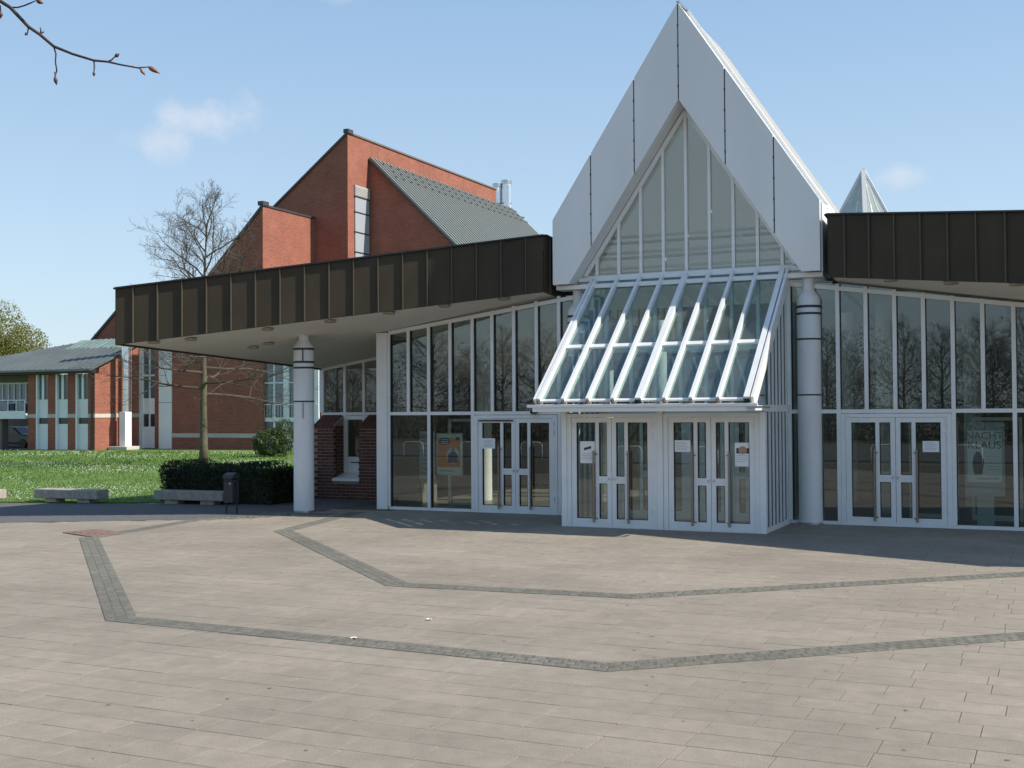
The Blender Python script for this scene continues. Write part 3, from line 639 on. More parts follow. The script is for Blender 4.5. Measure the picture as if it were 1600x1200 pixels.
# triangular window of the gable
gw = part('gable_window', MB().box(-2.38, 2.38, -.05, .05, 5.161, 5.20), 'white_metal', hall)
tz = lambda a: 8.58 - 1.485 * abs(a)
for sg in (-1, 1):
    part('raking_bar', MB().bar((0, 0, 8.56), (sg * 2.34, 0, tz(2.34)), .10, .09), 'white_metal', gw)
xs = [-2.0, -1.5, -1.0, -.5, 0, .5, 1.0, 1.5, 2.0]
for a in xs: part('mullion', MB().box(a - .03, a + .03, -.06, .05, 5.20, tz(a) - .03), 'white_metal', gw)
e = [-2.28] + xs + [2.28]
for i in range(len(e) - 1):
    x0, x1 = e[i] + .031, e[i + 1] - .031
    part('pane', MB().prism([(x0, 5.19), (x1, 5.19), (x1, max(5.2, tz(x1) - .04)), (x0, max(5.2, tz(x0) - .04))], -.003, .003), 'glass_gable', gw)
# trusses and tie bars seen through the gable glass
for y in (1.0, 1.9):
    for z in (5.45, 5.8, 6.15): 
        hw = (GA - z) / slo - .15; part('tie_bar', MB().bar((-hw, y, z), (hw, y, z), .05, .06), 'white_metal', hall)
    part('brace', MB().bar((-.6, y, 6.9), (2.1, y, 5.3), .03, .03), 'steel', hall)

# --- columns
def column(a, y, shoulder, bands, top, r=.232, clamp=True):
    c = part('column', MB().lathe((a, y, 0), [(r + .0, 0.03), (r, shoulder), (r - .03, shoulder + .05), (.125, shoulder + .16), (.115, shoulder + .18), (.115, top)], 36), 'white_column', hall, smooth=True)
    for z, t in bands: part('ring', MB().lathe((a, y, z - t / 2), [(r + .001, 0), (r + .010, .004), (r + .010, t - .004), (r + .001, t)], 36), 'bin_metal', c, smooth=True)
    part('base_ring', MB().lathe((a, y, 0), [(r + .008, 0), (r + .008, .045)], 36), 'steel', c, smooth=True)
    return c
fc = column(-8.686, -1.40, 3.76, [(3.73, .05), (3.43, .05), (3.30, .045), (2.53, .035)], soff(-8.69, -1.4) + .03)
ch = MB(); X0 = -8.686 + .14; Y0 = -1.40 - .20
for k in range(8): ch.lathe((X0 - .0, Y0 - .03, 2.50 - .05 * k), [(.008, 0), (.016, .018), (.008, .036)], 6)
part('chain', ch, 'bin_metal', fc)
part('strap', MB().tube([(X0, Y0 - .035, 3.71), (X0, Y0 - .035, 3.45)], .014, 6), 'bin_metal', fc)
part('bolt', MB().tube([(X0 + .05, Y0, 2.53), (X0 + .19, Y0 - .01, 2.53)], .012, 6), 'bin_metal', fc)
column(2.52, -0.08, 4.50, [(4.33, .05), (4.19, .045), (3.68, .035), (2.57, .03)], 4.90)
column(-2.45, -0.02, 4.46, [(4.33, .05), (4.19, .045), (3.68, .035), (2.57, .03)], 4.90)
# neck of the roof joint beside the gable
part('dark_gland', MB().lathe((2.98, -.35, 4.80), [(.05, 0), (.09, .04), (.09, .10)], 12), 'black', hall)

# --- brick annexe with slot window under the left wing
ax = part('annexe_wall', MB().box(-10.78, -7.56, 1.975 + .03, 2.45, 0.0, 1.93), 'mortar', hall)
# opening is left by building the core in pieces
bpy.data.objects.remove(ax)
core = MB(); core.box(-10.78, -10.14, 2.02, 2.48, 0, 1.90); core.box(-9.36, -7.56, 2.02, 2.48, 0, 1.90); core.box(-10.14, -9.36, 2.02, 2.48, 0, .485)
for (x0, x1) in ((-10.78, -10.14), (-9.36, -7.56)): core.prism([(2.02, 1.90), (2.48, 1.90), (2.48, 2.165)], x0, x1, 'x')
ax = part('annexe_wall', core, 'mortar', hall)
bm0 = MB(); bm0.box(-.119, .119, -.007, .03, -.034, .034); brick_me = bm0.mesh('brick', 'brick_piece')
bm1 = MB(); bm1.box(-.057, .057, -.018, .03, -.034, .034); half_me = bm1.mesh('brick', 'brick_piece')
nb = [0]
def brick(me, loc, rot=(0, 0, 0)):
    o = bpy.data.objects.new('brick', me); COL.objects.link(o); o.parent = ax; o.location = loc; o.rotation_euler = rot; nb[0] += 1
rest = MB()
for r in range(23):
    z = .05 + .083 * r; off = .125 * (r % 2)
    a = -10.77 + .12 - .25 + off
    while a < -7.55:
        a += .25
        for (x0, x1) in ((-10.78, -10.14), (-9.36, -7.56)) if z > .45 else ((-10.78, -7.56),):
            l, rr = max(a - .119, x0), min(a + .119, x1)
            if rr - l < .04: continue
            if rr - l > .23 and nb[0] < 282 and a < -8.45: brick(brick_me, (a, 2.02, z))
            else: rest.box(l, rr, 2.013, 2.03, z - .034, z + .034)
# reveal faces and sloped soldier tops
for (xr, s) in ((-10.14, 1), (-9.36, -1)):
    for r in range(6, 23):
        z = .05 + .083 * r
        for y in ((2.10, 2.35) if r % 2 else (2.2, 2.44)): rest.box(min(xr, xr + s * .012), max(xr, xr + s * .012), y - .1, min(2.47, y + .1), z - .034, z + .034)
rest2 = MB()
for (x0, x1) in ((-10.78, -10.14), (-9.36, -7.56)):
    a = x0 + .042
    while a < x1 - .02:
        rest2.prism([(1.995, 1.91), (2.0, 1.925), (2.23, 2.06), (2.23, 2.03)], a - .034, a + .034, 'x'); rest2.prism([(2.245, 2.04), (2.245, 2.07), (2.475, 2.205), (2.475, 2.17)], a - .034, a + .034, 'x'); a += .083
part('sloping_bricks', rest2, 'brick_piece', ax, kind='stuff'); part('cut_bricks', rest, 'brick_piece', ax, kind='stuff')
sw = part('slot_window', MB().box(-10.12, -9.38, 2.50, 2.56, .62, .72), 'white_metal', hall)
fr = MB(); fr.box(-10.12, -10.03, 2.50, 2.56, .72, 2.18); fr.box(-9.47, -9.38, 2.50, 2.56, .72, 2.18); fr.box(-10.03, -9.47, 2.505, 2.555, 2.08, 2.18); fr.box(-10.03, -9.47, 2.505, 2.555, 1.02, 1.10)
part('frame', fr, 'white_metal', sw); part('pane', MB().box(-10.03, -9.47, 2.53, 2.54, 1.10, 2.08), 'glass_facade', sw); part('letterbox_panel', MB().box(-10.03, -9.47, 2.52, 2.55, .72, 1.02), 'white_metal', sw)
part('letter_slot', MB().box(-9.93, -9.55, 2.505, 2.52, .94, .965), 'black', sw)
part('sill', MB().add([(-10.16, 1.96, .49), (-9.34, 1.96, .49), (-9.36, 2.50, .63), (-10.14, 2.50, .63), (-10.16, 1.96, .55), (-9.34, 1.96, .55), (-9.36, 2.50, .69), (-10.14, 2.50, .69)], [(0, 3, 2, 1), (4, 5, 6, 7), (0, 1, 5, 4), (1, 2, 6, 5), (2, 3, 7, 6), (3, 0, 4, 7)]), 'white_metal', sw)
am = [-10.80, -10.11, -9.52, -8.93, -8.34, -7.75]
aw = part('annexe_glazing', MB().box(-10.84, -7.56, 2.49, 2.60, 2.19, 2.27), 'white_metal', hall)
part('head_rail', MB().bar((-10.84, 2.55, soff(-10.84, 2.55) + .0), (-7.56, 2.55, soff(-7.56, 2.55) + .0), .11, .09), 'white_metal', aw)
for i, a in enumerate(am):
    wd = .10 if i == 0 else .035; part('mullion', MB().box(a - wd, a + .035, 2.49, 2.60, 2.27, soff(a, 2.55)), 'white_metal', aw)
    if i < 5: x0, x1 = a + .036, am[i + 1] - .036; part('pane', MB().prism([(x0, 2.27), (x1, 2.27), (x1, soff(x1, 2.55)), (x0, soff(x0, 2.55))], 2.54, 2.55), 'glass_facade', aw)
for a in (-10.11, -9.52): part('mullion', MB().box(a - .03, a + .03, 2.49, 2.498, .65, 2.19), 'white_metal', aw)

# --- inside of the hall
part('hall_floor', MB().prism([(-10.7, 2.6), (-7.5, 2.6), (-7.5, .07), (-1.8, .07), (-1.8, PY + .06), (2.05, PY + .06), (2.05, .07), (10.2, .07), (10.2, 9.6), (-10.2, 9.6)], -.07, .008, 'z'), 'floor_dark', hall)
part('back_wall', MB().box(-11.0, 10.5, 9.6, 9.8, -.05, 6.2), 'interior_wall', hall)
part('side_wall', MB().box(-10.75, -10.6, 2.6, 9.8, -.05, 3.9), 'interior_wall', hall); part('side_wall', MB().box(9.57, 9.75, .07, 9.6, 0, 4.2), 'interior_wall', hall)
part('side_wall', MB().box(-7.5, -7.4, .14, 2.6, 0, 4.3), 'interior_wall', hall)
part('timber_screen', MB().box(5.6, 9.0, 7.4, 7.5, 0, 3.2), 'interior_wood', hall); part('timber_screen', MB().box(-6.8, -3.6, 8.2, 8.3, 0, 3.0), 'interior_wood', hall)
for a, y in ((-6.35, 3.2), (-4.2, 6.4), (3.6, 2.9), (5.2, 5.6), (7.3, 3.0), (-2.4, 5.5), (2.4, 5.5)): part('inner_column', MB().lathe((a, y, .01), [(.2, 0), (.2, 4.6)], 24), 'white_column', hall, smooth=True)
for a, y in ((-6.55, 1.6), (4.2, 1.7), (5.4, 1.75), (6.5, 1.8)):
    f_ = MB(); f_.box(a, a + .06, y, y + .06, .01, 2.1); f_.box(a + .9, a + .96, y, y + .06, .01, 2.1); f_.box(a + .06, a + .9, y, y + .06, 2.03, 2.1); f_.box(a + .06, a + .9, y, y + .06, .01, .12); part('inner_frame', f_, 'white_metal', hall)

# ================================================================== papers and posters
def flat(a0, a1, y, z0, z1, t=.004): return MB().box(a0, a1, y - t, y, z0, z1)
def notice(name, a0, a1, y, z0, z1, label, rows=5, mark=None):
    o = solo(name, flat(a0, a1, y, z0, z1), 'paper', (a0 + a1) / 2, y, z0, label=label, cat='notice'); W_ = a1 - a0; H_ = z1 - z0
    t = MB(); 
    for k in range(rows):
        zz = z1 - H_ * (.18 + .62 * k / max(1, rows - 1)); 
        if mark and zz > z1 - H_ * .5: continue
        t.box(a0 + W_ * .12, a1 - W_ * (.12 + .25 * random.random()), y - .0055, y - .0045, zz - .006, zz + .003)
    part('text_line', t, 'ink_grey', o)
    return o
notice('notice', -4.79, -4.47, -.05, 1.44, 1.67, 'white landscape notice taped inside the glass of the door left of the porch', 6)
notice('notice', .39, .70, PY - .012, 1.49, 1.71, 'small white landscape notice on third porch door from the left', 6)
notice('notice', 4.65, 4.95, -.05, 1.45, 1.66, 'white landscape notice on the door right of the porch', 5)
n1 = notice('notice', -1.54, -1.22, PY - .012, 1.25, 1.68, 'white portrait notice with a dark tilted picture on the leftmost porch door', 9, True)
part('picture', MB().prism([(-1.46, 1.50), (-1.31, 1.54), (-1.31, 1.59), (-1.46, 1.55)], PY - .018, PY - .017), 'ink', n1)
n2 = notice('notice', 1.55, 1.85, PY - .012, 1.23, 1.67, 'white portrait notice with a face photo on the rightmost porch door', 8, True)
part('picture', MB().prism([(1.70 + .085 * math.cos(t * .524), 1.53 + .075 * math.sin(t * .524)) for t in range(12)], PY - .018, PY - .0172), 'skin_print', n2)
part('dark_picture', MB().box(1.58, 1.82, PY - .0168, PY - .0165, 1.47, 1.57), 'ink', n2)
# orange poster in a stand
PD = -.24
pb = empty('poster_stand', -5.72, .11, 0, 'orange event poster in a slim frame stand behind the glass left of the doors', 'poster stand')
part('frame', MB().box(-6.075, -5.375, .112, .135, .81, 1.78), 'steel', pb)
ps = part('poster', MB().box(-6.05, -5.40, .106, .111, .84, 1.75), 'cream_print', pb)
part('orange_field', MB().box(-6.02, -5.43, .1045, .1055, 1.0, 1.66), 'orange_print', ps)
part('oval', MB().prism([(-5.62 + .17 * math.cos(t * .3927), 1.27 + .19 * math.sin(t * .3927)) for t in range(16)], .1025, .1035), 'pale_print', ps)
fig = MB().prism([(-5.76, 1.10), (-5.50, 1.10), (-5.49, 1.27), (-5.56, 1.35), (-5.66, 1.35), (-5.75, 1.28)], .1005, .1015); part('printed_figure', fig, 'navy_print', ps)
part('printed_head', MB().prism([(-5.62 + .045 * math.cos(t * .524), 1.40 + .055 * math.sin(t * .524)) for t in range(12)], .1005, .1015), 'skin_print', ps)
part('title_block', MB().prism([(-5.99, 1.56), (-5.95, 1.51), (-5.74, 1.51), (-5.69, 1.57), (-5.74, 1.67), (-5.95, 1.67)], .1025, .1035), 'navy_print', ps)
t = MB()
for k in range(3): t.box(-5.93, -5.75, .1015, .102, 1.54 + k * .042, 1.555 + k * .042)
part('title_line', t, 'cream_print', ps)
part('date_block', MB().box(-5.54, -5.45, .1025, .1035, 1.62, 1.69), 'navy_print', ps)
part('footer_line', MB().box(-5.98, -5.6, .1025, .1035, .90, .925), 'ink_grey', ps)
part('stand_foot', MB().tube([(-5.72, .15, .80), (-5.72, .25, .06)], .02, 8).box(-5.95, -5.49, .10, .40, .01, .04), 'steel', pb)
ib = solo('info_board', MB().box(-7.12, -6.72, 1.2, 1.24, .65, 1.80), 'pale_print', -6.92, 1.2, 0, label='pale blue information board standing behind the leftmost lower pane', cat='board')
t = MB()
for k in range(9): t.box(-7.06, -6.9 + .1 * random.random(), 1.192, 1.199, .78 + .11 * k, .80 + .11 * k)
part('text_line', t, 'ink_grey', ib); part('leg', MB().box(-7.1, -7.06, 1.2, 1.24, .01, .65).box(-6.78, -6.74, 1.2, 1.24, .01, .65), 'steel', ib)
# poster on the right
def text(s, size, a, y, z, m, parent, name='lettering'):
    c = bpy.data.curves.new(name, 'FONT'); c.body = s; c.size = size; c.extrude = .001; c.align_x = 'CENTER'; c.align_y = 'CENTER'; c.materials.append(MATS[m])
    o = bpy.data.objects.new(name, c); COL.objects.link(o); o.parent = parent; q = ORIG[parent]; o.location = (a - q[0], y - q[1], z - q[2]); o.rotation_euler = (R(90), 0, 0)
    dg = bpy.context.evaluated_depsgraph_get(); me = bpy.data.meshes.new_from_object(o.evaluated_get(dg)); o2 = bpy.data.objects.new(name, me); COL.objects.link(o2)
    o2.parent = parent; o2.location = o.location; o2.rotation_euler = o.rotation_euler; bpy.data.objects.remove(o); return o2
pr = empty('event_poster', 5.74, .08, 0, 'pale event poster with dark lettering and a dark figure behind glass right of the doors', 'poster')
ps = part('poster', MB().box(5.44, 6.05, .08, .086, .88, 1.86), 'pale_print', pr)
part('frame', MB().box(5.39, 6.10, .087, .11, .62, 2.02), 'ink_grey', pr)
text('KLAUS', .20, 5.745, .077, 1.58, 'ink', ps)
text('NACHT', .19, 5.745, .077, 1.76, 'skin_print', ps)
fig = MB().prism([(5.56, 1.03), (5.70, 1.03), (5.74, 1.28), (5.70, 1.38), (5.66, 1.46), (5.60, 1.46), (5.55, 1.36), (5.53, 1.22)], .077, .298); part('printed_figure', fig, 'ink', ps)
part('footer_band', MB().box(5.45, 6.04, .0775, .079, .89, 1.02), 'paper', ps)
t = MB()
for k in range(5): t.box(5.78, 6.0, .0775, .079, 1.12 + k * .06, 1.13 + k * .06)
part('text_line', t, 'ink_grey', ps); text('entertainment', .07, 5.8, .076, .955, 'ink', ps)
part('foot', MB().box(5.6, 5.9, .09, .11, .01, .62), 'ink_grey', pr)

# ================================================================== things outside
def bench(a, y, label, m='stone', rz=0):
    b = empty('stone_bench', a, y, 0, label, 'bench', 'low stone benches along the lawn edge'); b.rotation_euler.z += rz
    part('seat', MB().box(a - 1.03, a + 1.03, y - .22, y + .22, .10, .335), m, b, bevel=.02)
    part('foot', MB().box(a - .72, a - .34, y - .16, y + .16, 0, .10), m, b); part('foot', MB().box(a + .34, a + .72, y - .16, y + .16, 0, .10), m, b)
bench(-16.15, -1.05, 'low stone bench standing alone on the lawn edge in the sun', 'stone', R(3))
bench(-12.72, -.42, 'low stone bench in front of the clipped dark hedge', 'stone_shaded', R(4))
bench(-18.75, -1.95, 'low stone bench cut off by the picture edge beside the lawn', 'stone', R(3))
bin_ = empty('litter_bin', *gxy(-6.36, 26.85), 0, 'dark grey metal litter bin on two posts in front of the hedge', 'litter bin'); ba, by = gxy(-6.36, 26.85)
part('post', MB().box(ba - .16, ba - .13, by - .015, by + .015, 0, .8), 'bin_metal', bin_); part('post', MB().box(ba + .13, ba + .16, by - .015, by + .015, 0, .8), 'bin_metal', bin_)
part('body', MB().prism([(ba - .125, .25), (ba + .125, .25), (ba + .128, .74), (ba - .128, .74)], by - .13, by + .11), 'bin_metal', bin_, bevel=.012)
part('hood', MB().prism([(by - .15, .80), (by + .14, .80), (by + .12, .88), (by, .93), (by - .12, .88)], ba - .14, ba + .14, 'x'), 'bin_metal', bin_, bevel=.008)
part('opening', MB().box(ba - .11, ba + .11, by - .135, by - .10, .741, .80), 'black', bin_)
part('emblem', MB().box(ba + .03, ba + .08, by - .134, by - .1305, .67, .70), 'ink_grey', bin_)

for (X_, Y_, lab_, r_) in ((-1.61, 12.0, 'small crumpled white paper scrap beside the outer cobble strip', .3), (-0.93, 13.05, 'small flat white paper scrap between the two cobble strips', 1.4)):
    a, y = gxy(X_, Y_); m_ = MB(); rg0 = random.Random(r_)
    g_ = [[(a + (i_ - 1.5) * .019 + rg0.uniform(-.008, .008), y + (j_ - 1) * .019 + rg0.uniform(-.006, .006), .012 + rg0.uniform(0, .014)) for i_ in range(4)] for j_ in range(3)]
    m_.add([v for r__ in g_ for v in r__] + [(v[0], v[1], v[2] - .004) for r__ in g_ for v in r__], [(j_ * 4 + i_, j_ * 4 + i_ + 1, j_ * 4 + i_ + 5, j_ * 4 + i_ + 4) for j_ in range(2) for i_ in range(3)] + [(12 + j_ * 4 + i_ + 4, 12 + j_ * 4 + i_ + 5, 12 + j_ * 4 + i_ + 1, 12 + j_ * 4 + i_) for j_ in range(2) for i_ in range(3)])
    solo('paper_scrap', m_, 'paper', a, y, 0, label=lab_, cat='litter')

def leaves_in(fn, n, size, seed, up=.3):
    rg = random.Random(seed); mb = MB()
    for _ in range(n):
        c = Vector(fn(rg)); s = size * rg.uniform(.6, 1.3); q = Vector((rg.gauss(0, 1), rg.gauss(0, 1), rg.gauss(0, 1) * .6 + up)).normalized(); t = q.orthogonal().normalized(); b = q.cross(t); ang = rg.uniform(0, 6.28); d = t * math.cos(ang) + b * math.sin(ang); e = q.cross(d)
        mb.add([c - d * s, c - e * s * .45, c + d * s, c + e * s * .45], [(0, 1, 2, 3)])
    return mb
# hedge: clipped box with an uneven face
hed = empty('clipped_hedge', -11.9, .75, 0, 'dark evergreen clipped hedge block behind the shaded bench', 'hedge')
HA0, HA1, HY0, HY1, HH = -14.05, -10.6, -.10, 1.5, .93
def hp(rg):
    f = rg.random(); a = rg.uniform(HA0, HA1); y = rg.uniform(HY0, HY1); z = HH * rg.random() ** .8
    bulge = .07 * math.sin(a * 3.1) + .05 * math.sin(a * 7.7 + 1)
    if f < .45: y = HY0 + rg.uniform(-.03, .12) + .06 * math.sin(a * 4 + z * 5)
    elif f < .75: z = HH + rg.uniform(-.09, .03) + bulge
    elif f < .85: a = HA0 + rg.uniform(-.03, .1)
    elif f < .95: a = HA1 - rg.uniform(-.03, .1)
    z = min(z, HH + bulge + .02)
    dx = .16 * max(0, z / HH - .75) * 4 * .3
    return (a, y, max(.03, z))
part('foliage', leaves_in(hp, 15000, .032, 5), 'hedge_leaf', hed, kind='stuff'); part('inner_mass', MB().box(HA0 + .12, HA1 - .12, HY0 + .1, HY1 - .12, 0, HH - .1), 'hedge_leaf', hed)
def ball(cx_, cy_, rx, rz, z0, rough=.2):
    def f(rg):
        v = Vector((rg.gauss(0, 1), rg.gauss(0, 1), rg.gauss(0, 1))).normalized(); r = (.55 + .45 * rg.random() ** .5) * (1 + rough * math.sin(v.x * 5 + v.z * 7) * math.cos(v.y * 6))
        return (cx_ + v.x * rx * r, cy_ + v.y * rx * r, max(.04, z0 + rz + v.z * rz * r))
    return f
sa, sy = gxy(-12.35, 60.2)
sh = empty('round_shrub', sa, sy, 0, 'bushy mid green shrub in front of the white glazed stair bay', 'shrub')
part('foliage', leaves_in(ball(sa, sy, .85, .72, 0, .15), 4200, .06, 9), 'shrub_leaf', sh, kind='stuff')
part('foliage', leaves_in(ball(sa + .6, sy + .4, .55, .95, 0, .25), 2200, .055, 10), 'shrub_leaf', sh, kind='stuff')
st = MB()
for k in range(6): st.tube([(sa + .1 * k - .3, sy, 0), (sa + .2 * k - .5, sy + .1, 1.0)], .015, 5)
part('stem', st, 'bark', sh)

# ---------------- trees
def bare_tree(seed, height, trunk_r, clear, spread=1.0, droop=True, depth=4, mat_t='bark', upright=False):
    rg = random.Random(seed); tr = MB(); br = MB()
    def grow(P, D, L, r, lev):
        n = 5 if lev < 2 else 4; pts = [P.copy()]; rad = [r]; d = D.copy(); p = P.copy()
        for i in range(n):
            wob = .13 + .05 * lev
            d = (d + Vector((rg.gauss(0, wob), rg.gauss(0, wob), rg.gauss(0, wob * .6) + (.05 if lev > 1 else 0.02)))).normalized(); p = p + d * (L / n); pts.append(p.copy()); rad.append(r * (1 - .75 * (i + 1) / n))
        br.tube(pts, rad, 6 if lev < 2 else (4 if lev < 3 else 3), cap=False)
        if lev < depth:
            k = {1: 7, 2: 6, 3: 5}.get(lev, 4)
            for j in range(k):
                t = .22 + .78 * (j + rg.random() * .7) / k; i = min(n - 1, int(t * n)); q = pts[i].lerp(pts[i + 1], t * n - i if t * n - i <= 1 else 1)
                ax_ = Vector((rg.gauss(0, 1), rg.gauss(0, 1), rg.gauss(0, .5))); dd = (pts[i + 1] - pts[i]).normalized(); ax_ = (ax_ - dd * ax_.dot(dd)).normalized()
                nd = (dd * .75 + ax_ * rg.uniform(.5, .95) + Vector((0, 0, .12))).normalized(); grow(q, nd, L * rg.uniform(.38, .58) * (1.15 - .4 * t), max(.006, rad[i] * .5), lev + 1)
    tp = [Vector((0, 0, 0))]; nseg = 12; x = y = 0
    for i in range(1, nseg + 1):
        x += rg.gauss(0, .03) * height / 12; y += rg.gauss(0, .03) * height / 12; tp.append(Vector((x, y, height * .93 * i / nseg)))
    trad = [trunk_r * (1.25 if i == 0 else (1 - .9 * (i / nseg) ** 1.1)) for i in range(nseg + 1)]
    tr.tube(tp, trad, 12)
    nb_ = 32
    for j in range(nb_):
        h = clear + (height * .90 - clear) * (j / (nb_ - 1)) ** 1.0; i = min(nseg - 1, int(h / (height * .93) * nseg)); q = tp[i].lerp(tp[i + 1], h / (height * .93) * nseg - i)
        az = j * 2.4 + rg.uniform(-.4, .4); rel = (h - clear) / (height - clear)
        elv = (-.12 + .25 * rg.random() if rel < .22 else .25 + .85 * rel) if not upright else .7
        D = Vector((math.cos(az) * math.cos(elv), math.sin(az) * math.cos(elv), math.sin(elv)))
        L = height * .36 * spread * (1 - .62 * rel) * rg.uniform(.75, 1.1); grow(q, D, L, max(.015, trunk_r * .33 * (1 - .5 * rel)), 1)
    return tr, br
def place_tree(meshes, X, Y, rz, s, label, group=None, name='bare_tree'):
    t = bpy.data.objects.new(name, None); COL.objects.link(t); t.location = (X, Y, 0); t.rotation_euler = (0, 0, rz); t.scale = (s, s, s); tag(t, label, 'tree', group)
    for nm, me in zip(('trunk', 'crown'), meshes):
        o = bpy.data.objects.new(nm, me); COL.objects.link(o); o.parent = t
        if nm == 'crown': o['kind'] = 'stuff'
    return t
tr, br = bare_tree(21, 11.3, .18, 3.1, 1.28)
place_tree((tr.mesh('trunk', 'bark', True), br.mesh('crown', 'twig')), -13.37, 51.34, .6, 1.0, 'leafless plane tree with spreading lower branches on the lawn behind the hedge')
def leafy(name, X, Y, blobs, trunk_h, lm, label, size, n):
    t = bpy.data.objects.new(name, None); COL.objects.link(t); t.location = (X, Y, 0); tag(t, label, 'tree')
    tm = MB().tube([(0, 0, 0), (.2, 0, trunk_h * .5), (.1, .1, trunk_h)], [.45, .32, .12], 10); rg = random.Random(len(label))
    for (bx_, by_, bz_, r_, h_) in blobs: tm.tube([(.1, 0, trunk_h * .45), (bx_ * .5, by_ * .5, trunk_h * .75), (bx_, by_, bz_ + h_ * .5)], [.2, .12, .04], 6)
    me = tm.mesh('trunk', 'bark', True); o = bpy.data.objects.new('trunk', me); COL.objects.link(o); o.parent = t
    L_ = MB()
    for i, (bx_, by_, bz_, r_, h_) in enumerate(blobs):
        def f(rg_, c=(bx_, by_, bz_), r=r_, h=h_):
            v = Vector((rg_.gauss(0, 1), rg_.gauss(0, 1), rg_.gauss(0, 1))).normalized() * (rg_.random() ** .45); return (c[0] + v.x * r, c[1] + v.y * r, c[2] + v.z * h)
        q = leaves_in(f, n, size, i + 3); L_.add(q.v, q.f)
        for k in range(60):
            c = f(rg); L_.tube([(c[0], c[1], c[2] + .5), (c[0] + rg.uniform(-.3, .3), c[1], c[2] - 1.0)], .012, 3, cap=False)
    me = L_.mesh('crown', lm); o = bpy.data.objects.new('crown', me); COL.objects.link(o); o.parent = t; o['kind'] = 'stuff'
leafy('willow_tree', -46.3, 108, [(-3, 0, 7.5, 3.0, 4.5), (-.5, 0, 8.0, 3.0, 4.9), (2.0, 0, 6.5, 2.6, 4.0), (3.2, 0, 5.0, 1.8, 3.0), (-5.5, 0, 6.5, 3, 4.5), (0, 1, 5, 3.5, 4)], 9, 'willow_leaf', 'large yellow green willow in spring leaf behind the office building', .11, 9500)
leafy('young_tree', -41.0, 118, [(0, 0, 7.8, 1.2, 2.6), (.8, 0, 8.4, .8, 2.0), (-1, 0, 7.0, .9, 2.0)], 8, 'birch_leaf', 'pale green slender tree showing over the office roof', .12, 700)
leafy('young_tree', -38.2, 118, [(0, 0, 7.6, .9, 2.4), (.5, 0, 6.5, 1.0, 2.0)], 8, 'birch_leaf', 'smaller pale green tree beside the red brick roof peak', .12, 600)
# trees facing the hall across the road; they show in its glass
tr2, br2 = bare_tree(5, 11, .2, 1.6, 1.25, depth=4); ms = (tr2.mesh('trunk', 'bark', True), br2.mesh('crown', 'twig'))
tr3, br3 = bare_tree(8, 12, .22, 1.4, 1.3, depth=4); ms2 = (tr3.mesh('trunk', 'bark', True), br3.mesh('crown', 'twig'))
rg = random.Random(3)
k = 0
for a in range(-78, 26, 4):
    for dep in (0, 1):
        aa = a + rg.uniform(-1.5, 1.5); yy = -58 - dep * 9 + rg.uniform(-2, 2); X, Y = wxy(aa, yy)
        place_tree(ms if k % 2 else ms2, X, Y, rg.uniform(0, 6), rg.uniform(.5, .82), 'leafless tree mirrored in the hall glazing from across the road', 'bare trees across the road'); k += 1
bh = MB()
def bhf(rg_): return (rg_.uniform(-85, 30), rg_.uniform(-66, -62), rg_.uniform(0, 1) ** 1.5 * 2.2)
def bh2(rg_): return (rg_.uniform(-110, 45), rg_.uniform(-84, -74), 7.5 * rg_.random() ** 1.35 * (1 + .25 * math.sin(rg_.random() * 3)))
tw_ = leaves_in(bh2, 60000, .11, 78); solo('thicket', tw_, 'twig', -20, -79, 0, kind='stuff', label='brown leafless thicket far behind the trees across the road', cat='thicket')
solo('undergrowth', leaves_in(bhf, 22000, .16, 77), 'hedge_leaf', -20, -64, 0, kind='stuff', label='dark undergrowth below the bare trees across the road', cat='undergrowth')
# bicycle hoops in front of the road, mirrored in the doors
for i, a in enumerate((-22, -18.8, -15.6, -12.4, -9.2, -6.0, -2.8, .4, 3.6, 6.8)):
    y = -27; h = MB().tube([(a - .55, y, 0), (a - .55, y, .62), (a - .48, y, .74), (a - .38, y, .78), (a + .38, y, .78), (a + .48, y, .74), (a + .55, y, .62), (a + .55, y, 0)], .03, 8)
    solo('bicycle_hoop', h, 'office_white', a, y, 0, smooth=True, label='white steel bicycle hoop mirrored in the door glass', cat='bicycle hoop', group='white bicycle hoops along the road')

# ---------------- budding branch overhead (hangs from a tree beside the photographer)
BY = 2.6
bb = bpy.data.objects.new('budding_branch', None); COL.objects.link(bb); bb.location = (-2.2, 2.9, 3.55); tag(bb, 'thin dark budding twig reaching in from the top left corner against the sky', 'branch')
def P3(l): return [Vector((x / 10, y / 10, z / 10)) - Vector(bb.location) for x, y, z in l]
main = P3([(-22, 29, 35.5), (-16, 27, 34.4), (-12.12, 26, 32.71), (-11.27, 26, 32.12), (-11.04, 26, 31.97), (-10.64, 26, 31.54), (-10.38, 26, 31.36), (-10.08, 26, 31.10), (-9.67, 26, 30.93), (-9.19, 26, 30.78), (-8.89, 26, 30.75), (-8.59, 26, 30.68), (-8.22, 26, 30.61), (-7.98, 26, 30.63)])
mb = MB().tube(main, [.008, .006, .0048, .0044, .0042, .0038, .0036, .0034, .003, .0027, .0024, .002, .0017, .0013], 8)
worldobj('twig', mb, 'branch_near', parent=bb, smooth=True)
